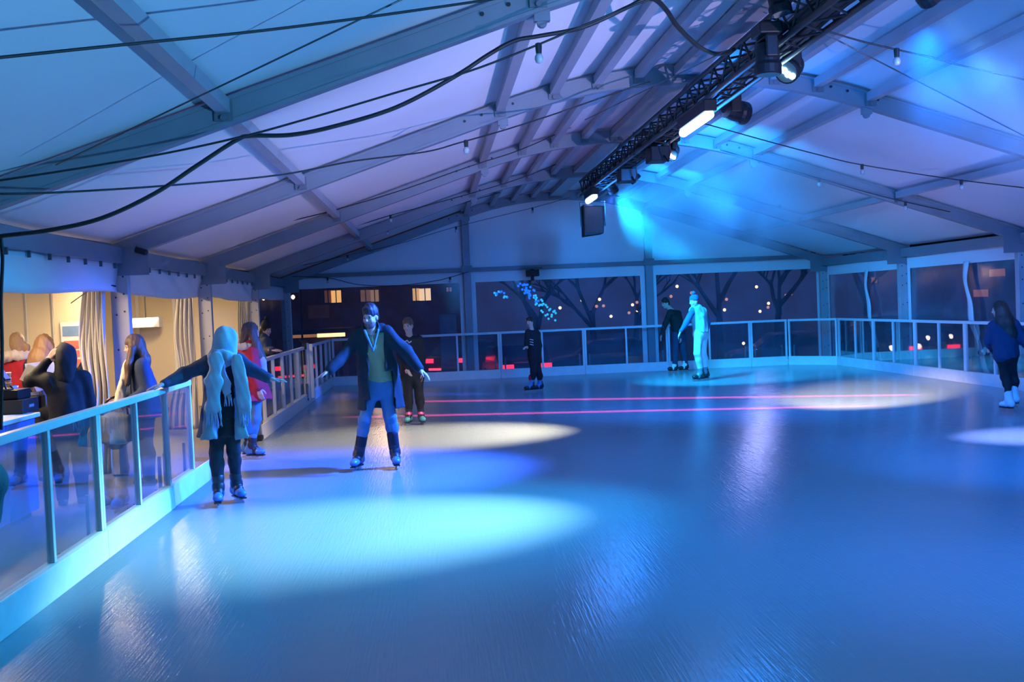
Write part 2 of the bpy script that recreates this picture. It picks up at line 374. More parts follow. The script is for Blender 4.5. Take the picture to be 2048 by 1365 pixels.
# bay beside the gable: clear window
y1, y0 = ys[0]-.07, ys[1]+.07
MB().sheet(lambda u, v: (XL-.13, y0+(y1-y0)*u, 2.1+.4*v), 8, 3).build('valance', M_fabric, wl)
b = MB(); b.sheet(lambda u, v: (XL-.12+.02*math.sin(8*u), y0+(y1-y0)*u, .05+2.07*v), 10, 6)
tag(b.build('window_%d' % (nwin+1), M_pvc, smooth=True), 'clear film window in the left wall next to the gable corner', kind='structure')

def curtain(x0, x1, y, label, n=46, top=2.36, seed=0, amp=1.0):
    """gathered cloth hanging across the view, folds running down, pinched by a tie"""
    b = MB(); r = random.Random(seed); ph = [r.uniform(0, 6) for _ in range(5)]
    def fn(u, v):
        a = .045*math.sin(2*math.pi*u*4.5+ph[0]+2.6*v)+.03*math.sin(2*math.pi*u*9+ph[1]-3*v)+.022*math.sin(9*v+ph[2]+7*u)
        sq = 1-.30*math.exp(-((v-.40)/.16)**2)
        return (x1-(x1-x0)*(1-u)*sq*(.35+.65*(1-v)**.6), y+a*amp, .04+(top-.04)*v)
    b.sheet(fn, n, 26)
    return tag(b.build('curtain', M_fabric2, smooth=True, solid=.006), label, 'curtain', 'curtains drawn back on the left side')
curtain(XL-.66, XL-.22, FR[3]-.22, 'wrinkled cream curtain gathered beside the bolted tent leg by the bar', seed=1)
curtain(XL-.72, XL-.24, FR[2]-.22, 'greyish gathered curtain behind the outstretched arm of the headscarf woman', seed=2)
curtain(XL-.48, XL-.24, FR[1]-.22, 'narrow gathered curtain at the leg behind the red coat', seed=3, amp=.6)

# side tent (bar) beyond the left legs
M_cream = pm('cream_partition_panel', (.76, .66, .48), .6, var=.03, vscale=1)
AX = -6.6
wa = thing('wall_annex', (AX, 16, 0), 'cream panelled partition at the back of the bar', kind='structure')
y = 6.0
while y < 24.0:
    MB().box((AX-.05, y+.02, 0), (AX, y+1.17, 2.55)).build('panel', M_cream, wa, bevel=.006)
    MB().box((AX-.02, y-.03, 0), (AX+.03, y+.02, 2.55)).build('panel_post', M_white, wa)
    y += 1.2
for yy in (22.0,):
    
    for q in range(4):
        w_ = (XL-.25-AX)/4; MB().box((AX+q*w_+.012, yy, 0), (AX+(q+1)*w_-.012, yy+.06, 2.55)).build('end_panel', M_cream, wa, bevel=.008); MB().box((AX+(q+1)*w_-.03, yy-.03, 0), (AX+(q+1)*w_+.03, yy-.002, 2.55)).build('panel_post', M_white, wa)
b = MB(); b.sheet(lambda u, v: (AX-.1+(XL-.15-AX)*u, 3+20*v, 2.62+.15*math.sin(math.pi*u)), 8, 8); tag(b.build('ceiling_annex', M_fabric, smooth=True), 'white fabric roof of the side tent over the bar', kind='structure')
for (yy, xx, pw) in ((10.9, -4.55, 150), (15.5, -4.5, 110), (19.5, -4.7, 95)):
    t = thing('ceiling_lamp', (xx, yy, 2.5), {10.9: 'long warm ceiling lamp over the bar counter', 15.5: 'long warm ceiling lamp in the middle of the side tent', 19.5: 'long warm ceiling lamp at the far end of the side tent'}[yy], 'lamp')
    MB().box((xx-.09, yy-.6, 2.50), (xx+.09, yy+.6, 2.56)).build('housing', M_white, t)
    MB().box((xx-.07, yy-.58, 2.475), (xx+.07, yy+.58, 2.499)).build('diffuser', glow('warm_tube', (1, .78, .48), 6), t)
    lamp('AREA', (xx, yy, 2.45), (xx, yy, 0), (1, .70, .38), pw, size=(.3, 1.2))
# ------------------------------------------------------------------ rink barrier
M_led = pm('barrier_ledge', (.70, .72, .74), .5, var=.05)
def barrier(p0, p1, panes, label, kick_ext=(0, 0), group=None):
    """one liftable barrier section from p0 to p1 (ice side to the right of the direction p0->p1)"""
    p0 = np.array([*p0, 0.]); p1 = np.array([*p1, 0.]); L = np.linalg.norm(p1-p0); d = (p1-p0)/L; n = V(d[1], -d[0], 0)
    t = thing('rink_barrier', (p0+p1)/2, label, 'barrier', group or 'white framed glass barrier sections around the ice')
    R = np.stack([d, n, V(0, 0, 1)], 1)
    def bx(s0, s1, n0, n1, z0, z1, b=None):
        b = b or MB(); return b.obox(p0+d*(s0+s1)/2+n*(n0+n1)/2+V(0, 0, (z0+z1)/2), (s1-s0, n1-n0, z1-z0), R)
    bx(.004-kick_ext[0], L-.004+kick_ext[1], -.02, .0, 0, KZ).build('kickboard', M_kick, t, bevel=.004)
    bx(.003, L-.003, -.085, -.021, KZ-.05, KZ).build('bottom_rail', M_led, t)
    bx(.0, L, -.085, -.015, HRAIL-.055, HRAIL).build('handrail', M_white, t, bevel=.008)
    k = panes
    for i in range(k+1):
        s = L*i/k; a, b_ = (s+.003, s+.05) if i == 0 else ((s-.05, s-.003) if i == k else (s-.022, s+.022))
        bx(a, b_, -.075, -.025, KZ, HRAIL-.055).build('post', M_white, t, bevel=.004)
    for i in range(k):
        a = L*i/k+(.05 if i == 0 else .022); b_ = L*(i+1)/k-(.05 if i == k-1 else .022)
        bx(a, b_, -.055, -.047, KZ, HRAIL-.055).build('pane', M_glass, t)
    for s in (.12, L-.12): bx(s-.03, s+.03, -.40, -.085, 0, .04, bx(s-.02, s+.02, -.11, -.085, 0, .5)).build('floor_bracket', M_alu_d, t)
    return t
ordn = ['first', 'second', 'third', 'fourth', 'fifth', 'sixth']
yl = [2.0, 4.05, 6.117, 8.182, 10.247]
nl = ['glass barrier section on the left side, wholly beside the viewpoint', 'glass barrier section on the left side, just outside the lower left corner',
      'nearest glass barrier section in view, at the lower left edge of the photo', 'glass barrier section on the left, just left of the headscarf woman\'s section']
for i in range(4): barrier((XB, yl[i]), (XB, yl[i+1]), 2, nl[i])
barrier((XB-.01, 10.247), (XB-.01, 11.28), 1, 'short single-pane barrier section where the headscarf woman rests her hand', kick_ext=(0, .75))
yy = np.linspace(16.0, YB, 6)
for i in range(5):
    barrier((XB, yy[i]), (XB, yy[i+1]), 2, ['glass barrier section just beyond the entrance gap, beside the red coat', 'second glass barrier section beyond the entrance gap, holding the gate post',
        'third glass barrier section beyond the entrance gap', 'fourth glass barrier section beyond the entrance gap, behind the man with arms out', 'last left glass barrier section, at the far left corner of the rink'][i], kick_ext=(.6 if i == 0 else 0, 0))
CH = .9
xf = [XB]+[.517-PITCHP+2*PITCHP*k for k in range(0, 5)]+[XBR-CH]
for i in range(6):
    barrier((xf[i], YB), (xf[i+1], YB), 2 if i < 5 else 1, '%s glass barrier section from the left along the far end of the rink' % ordn[i])
barrier((XBR-CH, YB), (XBR, YB-CH), 1, 'short angled barrier section across the far right corner of the rink')
yr = [YB-CH-2*PITCHP*k for k in range(0, 9)]
nr = ['first barrier section along the right side from the far corner', 'second barrier section along the right side from the far corner', 'third barrier section along the right side from the far corner',
      'fourth barrier section along the right side, left of the dark-haired skater', 'fifth barrier section along the right side, behind the dark-haired skater']
for k in range(8):
    barrier((XBR, yr[k]), (XBR, yr[k+1]), 2, nr[k] if k < 5 else '%s barrier section along the right side, past the right photo edge' % ['sixth', 'seventh', 'eighth'][k-5])
# gate post with latch
gp = atz(606, 812)
t = thing('gate_post', (XB+.04, gp[1], 0), 'white gate post with latch standing out from the barrier beyond the red coat', 'post')
x0, y0 = XB+.005, gp[1]
b = MB(); b.box((x0+.0, y0-.03, .10), (x0+.055, y0+.03, 1.20)); b.build('upright', M_white, t, bevel=.006)
b = MB(); b.box((x0+.065, y0-.025, .14), (x0+.13, y0+.025, 1.18)); b.build('gate_edge', M_white, t, bevel=.006)
b = MB(); b.box((x0-.06, y0-.05, 1.08), (x0+.02, y0-.032, 1.26)); b.tube([(x0-.05, y0-.06, 1.22), (x0-.10, y0-.09, 1.27)], .018, 8); b.box((x0-.05, y0-.05, .78), (x0-.01, y0-.032, 1.08)); b.build('latch', M_black, t)
b = MB(); b.box((x0-.03, y0-.055, .16), (x0+.01, y0-.032, .42)); b.box((x0-.035, y0-.06, .10), (x0+.02, y0-.032, .15)); b.build('foot_plate', M_alu_d, t)
# entrance end post with dark foot
ep = 15.40
t = thing('barrier_end_post', (XB-.05, ep, 0), 'grey flat end post at the rink entrance gap behind the red coat', 'post')
MB().box((XB-.10, ep-.03, .08), (XB-.02, ep+.05, 1.12)).build('upright', M_alu, t, bevel=.006)
MB().box((XB-.14, ep-.08, 0), (XB+.0, ep+.10, .08)).build('foot', M_black, t, bevel=.01)

# ------------------------------------------------------------------ lighting truss
M_truss = pm('black_truss_tube', (.009, .010, .013), .5, .0, var=.2)
ty0, ty1 = -4.0, 21.4
ts = thing('lighting_truss', (TX, 8, TZ0), 'long black box truss hung along the ridge with the stage lights', 'truss')
x0, x1 = 3.0, 3.27
for (x, z) in ((x0, TZ0), (x1, TZ0), (x0, TZ1), (x1, TZ1)): MB().tube([(x, ty0, z), (x, ty1, z)], .028, 10).build('chord', M_truss, ts, smooth=True)
cor = [V(x0, 0, TZ0), V(x1, 0, TZ0), V(x1, 0, TZ1), V(x0, 0, TZ1)]
stuff = MB(); nb = int((ty1-ty0)/.27); near = 0
for i in range(nb):
    ya, yb2 = ty0+i*.27, ty0+(i+1)*.27
    for q in range(4):
        a, b_ = cor[q], cor[(q+1) % 4]
        p, r_ = (a, b_) if i % 2 == 0 else (b_, a)
        P0, P1 = p+V(0, ya, 0), r_+V(0, yb2, 0)
        if 5.2 < ya < 14.5: MB().tube([P0, P1], .012, 6, cap=False).build('brace', M_truss, ts)
        else: stuff.tube([P0, P1], .0125, 5, cap=False)
tag(stuff.build('bracing', M_truss, ts), kind='stuff')
for yv in (7.4, 15.5): 
    [MB().box((x0-.03, yv, z_-.03), (x1+.03, yv+.03, z_+.03)).build('end_frame', M_truss, ts) for z_ in (TZ0, TZ1)]
for k in range(1, 6):     # slings up to the frames
    y = FR[k] if k else FR[k]-.1
    if y < ty1:
        MB().tube([(TX-.14, y, TZ1), (TX, y, zr(TX)+.02), (TX+.14, y, TZ1)], .012, 6).build('sling', M_black, ts)
# long cable loom lying along the truss
def sagline(p, q, n, amp):
    p = np.array(p, float); q = np.array(q, float)
    return [p+(q-p)*t+V(0, 0, amp*math.sin(t*n*math.pi)) for t in np.linspace(0, 1, 60)]
b = MB()
for dx, dz in ((.03, .035), (.08, .05), (.13, .035), (.18, .05), (.22, .04), (.02, .10)): b.tube(sagline((x0+dx, ty0, TZ0+dz), (x0+dx, ty1, TZ0+dz), 22, .018), .024, 6)
tag(b.build('cable_loom', M_rubber, smooth=True), 'black bundle of cables lying along inside the lighting truss', 'cable')

# ------------------------------------------------------------------ stage fixtures
M_fix = pm('black_fixture_plastic', (.006, .008, .012), .5, var=.15, spec=.25)
def moving_head(img, target, label, lens=None, on=None, x=3.42, s=1.0, beams=()):
    """base hung under the truss, two-armed yoke, tilting head"""
    bx, y, zt = atx(*img, x); zt += .26*s
    t = thing('moving_head_light', (bx, y, zt), label, 'stage light', 'stage lights on the truss')
    b = MB(); b.box((bx-.10*s, y-.13*s, zt-.10*s), (bx+.10*s, y+.13*s, zt)); b.build('base', M_fix, t, bevel=.015)
    b = MB(); b.box((bx-.03, y-.03, zt-.03), (bx+.03, y+.03, zt+.03)); b.box((min(bx, TX), y-.02, min(zt, TZ1)-.02), (max(bx, TX), y+.02, min(zt, TZ1)+.01)); b.build('clamp', M_black, t)
    piv = V(bx, y, zt-.26*s)
    b = MB()
    for sg in (-1, 1): b.box((bx-.05*s, y+sg*.125*s-.018, zt-.29*s), (bx+.05*s, y+sg*.125*s+.018, zt-.11*s))
    b.box((bx-.05*s, y-.14*s, zt-.13*s), (bx+.05*s, y+.14*s, zt-.10*s)); b.build('yoke', M_fix, t, bevel=.012)
    d = nrm(np.array(target, float)-piv)
    b = MB(); b.lathe(piv-d*.12*s, [(.04*s, 0), (.085*s, .02*s), (.10*s, .08*s), (.10*s, .17*s), (.115*s, .20*s), (.115*s, .27*s), (.10*s, .275*s)], 18, d); hd = b.build('head', M_fix, t, smooth=False)
    f = piv+d*.16*s
    a = nrm(np.cross(d, V(0, 0, 1))); c = np.cross(a, d)
    if on is not None:
        for (u, v) in lens:
            MB().lathe(f+a*u*s+c*v*s, [(.028*s, 0), (.028*s, .012), (.014*s, .02)], 12, d).build('lens', on, hd)
    MB().lathe(f-d*.004, [(.098*s, 0), (.098*s, .003)], 18, d).build('front_glass', M_lens, hd)
    for (bc, bp_, ba, bb, tg) in beams: lamp('SPOT', f+d*.07*s, tg or target, bc, bp_, .05, ba, bb)
    return t
M_lens = pm('dark_lens_plate', (.03, .05, .07), .15)
four = [(.052, .045), (.014, .02), (-.012, -.022), (-.05, -.045)]
G_teal = glow('teal_led', (.55, .95, 1), 30); G_warm = glow('warm_led', (1, .82, .58), 30); G_blue = glow('blue_strobe', (.30, .42, 1), 22)
moving_head((1584, 134), (-1.2, 4.5, .4), 'black moving head with four bright teal lenses lit under the truss', four, G_teal, beams=[((.36, .82, 1), 6600, 38, 1, (-.65, 8.75, 0)), ((.0, .45, 1), 2300, 70, 1, (-1.3, 8.8, 0))])
moving_head((1535, 112), (2.84, 8.9, 0), 'unlit black moving head pointing straight down beside the teal-lit one', x=2.86, s=1.0)
moving_head((1466, 222), (9.0, 15.0, 3.2), 'unlit black moving head tilted to the right behind the blue strobe bar', x=3.46, s=1.15, beams=[((.34, .40, 1), 6500, 24, 1, (7.0, 11.9, 0)), (WARM, 14000, 26, .8, (7.0, 17.5, 0))])
moving_head((1347, 303), (.5, 10.5, .5), 'black moving head with a warm white lit lens row beyond the blue bar', four, G_warm, x=3.42, s=.8, beams=[(WARM, 15000, 44, .9, (.0, 14.9, 0))])
moving_head((1262, 350), (7.0, 17.6, 0), 'dark moving head in the haze, second before the far strobe bar', x=3.42, s=.9)
moving_head((1222, 372), (5.9, 22.8, 0), 'dark moving head in the haze nearest the far strobe bar', x=3.42, s=.9, beams=[((.01, .50, 1), 4500, 50, .8, (6.2, 22.9, 0)), (BLUE, 7000, 50, .8, (-1.0, 20.5, 0)), ((.01, .32, 1), 1500, 85, 1, (7.5, 23.5, 3.0))])
moving_head((1846, -24), (8.0, 10.5, 1.0), 'dark fixture at the top right edge throwing a hazy beam', x=3.30, s=.75, beams=[((.25, .65, 1), 1000, 22, 1, None)])
moving_head((1556, -2), (3.0, 8.4, 3.0), 'black fixture clamped on top of the truss at the top edge of the photo', x=2.84, s=.8)
def strobe(y0, y1, z, label, x=3.02):
    t = thing('strobe_bar', (x, (y0+y1)/2, z), label, 'stage light', 'stage lights on the truss')
    MB().box((x-.07, y0-.03, z+.035), (x+.07, y1+.03, z+.16)).build('housing', M_fix, t, bevel=.01)
    b = MB(); b.tube([(x-.005, y0, z), (x-.005, y1, z)], .05, 12); b.build('tube', G_blue, t, smooth=False)
    for yy_ in (y0+.12, y1-.12): MB().box((x-.02, yy_-.02, z+.14), (x+.02, yy_+.02, TZ0)).build('clamp', M_black, t)
lamp('SPOT', (2.88, 12.0, 3.58), (-1.5, 11.8, .2), BLUE, 13000, .2, 56, .9)
strobe(11.40, 12.62, 3.70, 'bright blue-white strobe bar glowing under the middle of the truss')
strobe(19.65, 20.55, 3.68, 'small bright blue-white strobe bar glowing at the far end of the truss')
# hanging loudspeaker under the far end
spx, spy, spz = 3.06, 20.3, 3.28
t = thing('loudspeaker', (spx, spy, spz), 'dark loudspeaker hanging under the far end of the truss', 'speaker')
b = MB(); b.prism([(spx-.2, spz-.29), (spx+.17, spz-.25), (spx+.21, spz+.27), (spx-.2, spz+.30)], spy-.18, spy+.18); b.build('cabinet', M_fix, t, bevel=.015)
MB().box((spx-.17, spy-.192, spz-.22), (spx+.15, spy-.181, spz+.25)).build('grille', pm('grille_mesh', (.03, .03, .035), .7, bump=.4, bscale=300), t)
b = MB(); b.tube([(spx-.22, spy, spz-.1), (spx-.23, spy, spz+.36), (spx+.23, spy, spz+.36), (spx+.23, spy, spz-.1)], .015, 6); b.tube([(spx, spy, spz+.36), (spx, spy, TZ0)], .015, 6); b.build('bracket', M_black, t)
# hazer-like box and small cable loops under the truss
for (y, lab) in ((17.3, 'dark dimmer box clamped under the hazy part of the truss'), (14.9, 'dark dimmer box clamped under the truss behind the warm light')):
    t = thing('dimmer_box', (TX+.05, y, 3.75), lab, 'box')
    MB().box((TX-.08, y-.2, 3.66), (TX+.18, y+.2, 3.86)).build('case', M_fix, t, bevel=.012)
    MB().tube([(TX+.1, y-.2, 3.72), (TX+.12, y-.35, 3.62), (TX+.12, y-.5, 3.72), (TX+.1, y-.55, 3.86)], .012, 6).build('lead', M_rubber, t, smooth=True)
# lamps on the gable rail and cctv
p = at(1065, 545, YG-.2)
t = thing('wall_floodlight', p, 'black floodlight on the gable rail above the blue fairy lights', 'lamp')
MB().box(p-V(.16, .08, .1), p+V(.16, .06, .06)).build('housing', M_fix, t, bevel=.01); MB().box(p-V(.30, .02, -.08), p+V(.24, .05, .12)).build('arm', M_black, t); MB().box(p+V(-.04, .04, -.2), p+V(.04, .1, .1)).build('hood', M_fix, t)
p = at(272, 507, FR[3]-.22)
t = thing('security_camera', p, 'small dark camera on the bolted tent leg under the eave', 'camera')
MB().lathe(p+V(.06, 0, .02), [(.02, -.08), (.035, -.07), (.035, .05), (.03, .07)], 12, (1, -.4, -.3)).build('body', M_fix, t); MB().tube([p+V(.05, 0, .02), p+V(-.02, .1, .08), p+V(-.04, .17, .08)], .012, 6).build('bracket', M_black, t)
p = at(192, 572, FR[3]-.5)
t = thing('clip_lamp', p, 'black clip lamp on a thin arm over the bar opening', 'lamp')
MB().lathe(p, [(.01, -.09), (.035, -.06), (.045, .03), (.03, .07)], 12, (1, 0, .6)).build('lamp_head', M_fix, t)
MB().tube([p-V(.05, 0, .03), p-V(.16, 0, .10), p-V(.28, 0, .18)], .006, 6).build('arm', M_black, t); MB().tube([p+V(0, 0, .02), p+V(.05, .1, .02), p+V(.10, .38, .0)], .01, 6).build('clamp', M_black, t)

# ------------------------------------------------------------------ cables and festoon strings
def smooth_path(P, n=8):
    P = [np.array(p, float) for p in P]; out = []
    for i in range(len(P)-1):
        a, b_, c, d_ = P[max(i-1, 0)], P[i], P[i+1], P[min(i+2, len(P)-1)]
        for k in range(n):
            t = k/n; out.append(.5*((2*b_)+(-a+c)*t+(2*a-5*b_+4*c-d_)*t*t+(-a+3*b_-3*c+d_)*t**3))
    return out+[P[-1]]
M_bulb = pm('frosted_bulb', (.42, .46, .48), .25, spec=.6)
M_sock = pm('black_socket', (.012, .013, .016), .5)
def festoon(path, Y, bulbs, label, r=.008, bs=1.0):
    pts = smooth_path([at(q[0], q[1], q[2] if len(q) > 2 else Y) for q in path], 6)
    t = thing('festoon_string', pts[0], label, 'string lights', 'festoon strings under the roof')
    MB().tube(pts, r, 6).build('cable', M_rubber, t, smooth=True)
    A = np.array(pts)
    for (bx, by) in bulbs:
        def off(a):
            d_ = a-V(0, 0, CAMH); return abs(1024+FPX*(d_@CR)/(d_@CF)-bx)
        p = min(A, key=off)
        s = MB(); s.lathe(p+V(0, 0, .012), [(.012, .0), (.024, -.006), (.024, -.03), (.021, -.075)], 10); so = s.build('bulb_socket', M_sock, t, smooth=False)
        g = MB(); g.lathe(p+V(0, 0, .012), [(.017, -.076), (.029, -.095), (.031, -.115), (.024, -.138), (.008, -.146)], 12); g.build('bulb', M_bulb, so, smooth=True)
    return t
festoon([(0,361),(170,335),(340,305),(490,272),(600,242),(700,213),(800,183),(940,142),(1060,96),(1150,58),(1230,25),(1300,-2)], 7.75, [(1078,88)], 'black festoon string below the nearest roof beam with one big white bulb')
festoon([(0,388,7.7),(120,385,7.9),(340,371,8.6),(560,350,9.6),(703,323,10.3),(850,304,11),(918,286,11.4),(1010,260,11.8),(1113,227),(1216,191),(1300,164)], 12.3, [(925,284)], 'festoon string across the second roof beam with a small black socket')
festoon([(240,494),(294,489),(420,472),(600,438),(780,388),(942,332),(1045,298),(1178,238),(1300,181)], 16.7, [(294,489),(1180,237)], 'festoon string under the third roof beam with a white bulb near the truss')
festoon([(400,497),(480,487),(600,472),(700,455),(781,431),(942,387),(1062,349),(1192,293),(1230,270)], 20.9, [(781,432),(1192,293)], 'festoon string under the fourth roof beam with a white bulb at each end')
festoon([(500,516),(575,504),(640,498),(740,470),(850,430),(1000,385)], 23.0, [(575,504),(780,458)], 'festoon string with a small bulb beside the far left tent leg')
festoon([(600,532),(695,511),(800,487),(912,454),(1065,416),(1140,395)], 25.2, [(695,511),(912,454),(1065,416)], 'faint festoon string in front of the white gable fabric', r=.006)
festoon([(584,553),(655,556),(720,570),(800,571),(870,562),(900,555),(937,544)], 26.42, [(655,556),(900,555)], 'slack festoon string drooping below the gable rail')
festoon([(1640,58),(1721,82),(1793,99),(1875,118),(1930,133),(2048,159),(2120,178)], 8.9, [(1789,98)], 'festoon string at the top right with a dark bulb')
festoon([(1400,245),(1461,262),(1540,284),(1642,311),(1724,330),(1895,357),(2048,376),(2120,386)], 14.8, [(1724,330),(1930,362)], 'festoon string across the middle of the right roof slope')
festoon([(1440,300),(1540,328),(1638,357),(1760,392),(1900,424)], 17.0, [(1638,357),(1820,408)], 'festoon string along the third beam on the right slope')
festoon([(1560,405),(1688,432),(1800,452),(1880,462)], 21.6, [(1688,432),(1405,370)], 'faint festoon string on the far right slope in the haze')
b = MB(); b.tube(smooth_path([at(-30,118,4.8), at(0,115,4.85), at(300,84,5.2), at(500,64,5.45), at(700,39,5.7), at(960,2,6.0), at(1060,-14,6.1)]), .0075, 6)
tag(b.build('roof_cable', M_rubber, smooth=True), 'thin black cable crossing the top left of the roof', 'cable')
wire(at(112, 330, 7.4), at(830, -14, 5.9), .006)
wire(at(1645, 65, 9.3), at(2110, 304, 12.5), .007)
wire(at(1455, 100, 9.3), at(1170, 240, 12.5), .005)
c1 = [(-20,480),(0,473),(103,460),(205,436),(308,388),(393,332),(472,281),(503,272),(582,270),(668,253),(792,215),(908,154),(976,110),(1028,82),(1079,72),(1164,55),(1250,17),(1290,-4)]
pts = smooth_path([at(x, y, 8.35) for x, y in c1]); 
b = MB(); b.tube(pts, .017, 8)
tag(b.build('power_cable', M_rubber, smooth=True), 'thick black power cable drooping from the left eave up to the ridge', 'cable')
p2 = [at(1290,-4,8.35), at(1312,0,8.4), at(1334,22,8.6), at(1356,54,8.8), at(1400,95,9.2), at(1436,108,9.6), at(1468,99,9.9)]
b = MB(); b.tube(smooth_path(p2), .02, 8); tag(b.build('power_cable', M_rubber, smooth=True), 'thick black cable looping from the roof down to the truss', 'cable')
b = MB(); b.tube(smooth_path([at(2, 476, 8.4), at(5, 520, 8.4), at(2, 600, 8.4), at(4, 700, 8.4), at(2, 860, 8.4)]), .014, 6); tag(b.build('power_cable', M_rubber, smooth=True), 'black cable running down at the left edge of the photo', 'cable')

# red laser projector hung low behind the viewpoint: two flat fans that draw lines on the ice
def laser(o, a, b_, power, width):
    ld = bpy.data.lights.new('laser_light', 'SPOT'); l = bpy.data.objects.new('laser_light', ld); col.objects.link(l)
    o = V(*o); a = V(*a); b_ = V(*b_); mid = (a+b_)/2; z = -nrm(mid-o); n = nrm(np.cross(a-o, b_-o)); x = np.cross(n, z)
    mt = Matrix.Identity(4)
    for i in range(3): mt[i][0], mt[i][1], mt[i][2], mt[i][3] = x[i], n[i], z[i], o[i]
    l.matrix_world = mt; ld.energy = power; ld.color = (1, .06, .26); ld.shadow_soft_size = 0; ld.spot_blend = .3
    ld.spot_size = 2.1*math.acos(nrm(a-o)@nrm(mid-o)); ld.use_nodes = True; t = ld.node_tree; em = t.nodes['Emission']
    tc = t.nodes.new('ShaderNodeTexCoord'); sp = t.nodes.new('ShaderNodeSeparateXYZ'); t.links.new(tc.outputs['Normal'], sp.inputs[0])
    ab = t.nodes.new('ShaderNodeMath'); ab.operation = 'ABSOLUTE'; t.links.new(sp.outputs['Y'], ab.inputs[0])
    mr = t.nodes.new('ShaderNodeMapRange'); t.links.new(ab.outputs[0], mr.inputs[0]); mr.inputs[1].default_value = width; mr.inputs[2].default_value = width*.3; mr.inputs[3].default_value = 0; mr.inputs[4].default_value = 1
    t.links.new(mr.outputs[0], em.inputs['Strength'])
LZ = (3.1, -3.5, 2.55)
laser(LZ, (-.55, 20.7, 0), (8.6, 17.0, 0), 800000, .0012)
laser(LZ, (-1.5, 18.2, 0), (7.2, 15.8, 0), 650000, .0012)
# ------------------------------------------------------------------ figures: smooth implicit surfaces polygonised into single meshes
def surface_nets(F, o, h):
    s = F < 0
    nx, ny, nz = F.shape
    acc = np.zeros((nx-1, ny-1, nz-1, 3), np.float32); cnt = np.zeros((nx-1, ny-1, nz-1), np.float32)
    sl = lambda d, n: slice(d, n-1+d)
    def edge(a0, a1):
        f0 = F[sl(a0[0], nx), sl(a0[1], ny), sl(a0[2], nz)]; f1 = F[sl(a1[0], nx), sl(a1[1], ny), sl(a1[2], nz)]
        c = (f0 < 0) != (f1 < 0); t = np.where(c, f0/np.where(c, f0-f1, 1), 0)
        for d in range(3): acc[..., d] += np.where(c, a0[d]+t*(a1[d]-a0[d]), 0)
        cnt[...] += c
    for a in (0, 1):
        for b in (0, 1):
            edge((0, a, b), (1, a, b)); edge((a, 0, b), (a, 1, b)); edge((a, b, 0), (a, b, 1))
    act = cnt > 0; idx = -np.ones(cnt.shape, np.int64); n = int(act.sum()); idx[act] = np.arange(n)
    I = np.argwhere(act); vs = (I+acc[act]/cnt[act][:, None])*h+o
    fs = []
    def quads(ax):
        b1, b2 = [(1, 2), (2, 0), (0, 1)][ax]
        A = [slice(None)]*3; B = [slice(None)]*3
        A[ax] = slice(0, -1); B[ax] = slice(1, None)
        for q in (b1, b2): A[q] = slice(1, -1); B[q] = slice(1, -1)
        s0, s1 = s[tuple(A)], s[tuple(B)]
        for flip, mk in ((False, s0 & ~s1), (True, ~s0 & s1)):
            P = np.argwhere(mk)
            if not len(P): continue
            off = np.zeros(3, int); off[b1] = 1; off[b2] = 1; P = P+off
            def g(d1, d2):
                Q = P.copy(); Q[:, b1] -= d1; Q[:, b2] -= d2; return idx[Q[:, 0], Q[:, 1], Q[:, 2]]
            q = np.stack([g(1, 1), g(0, 1), g(0, 0), g(1, 0)], 1)
            fs.append(q[:, ::-1] if flip else q)
    for ax in range(3): quads(ax)
    return vs, (np.concatenate(fs) if fs else np.zeros((0, 4), int))

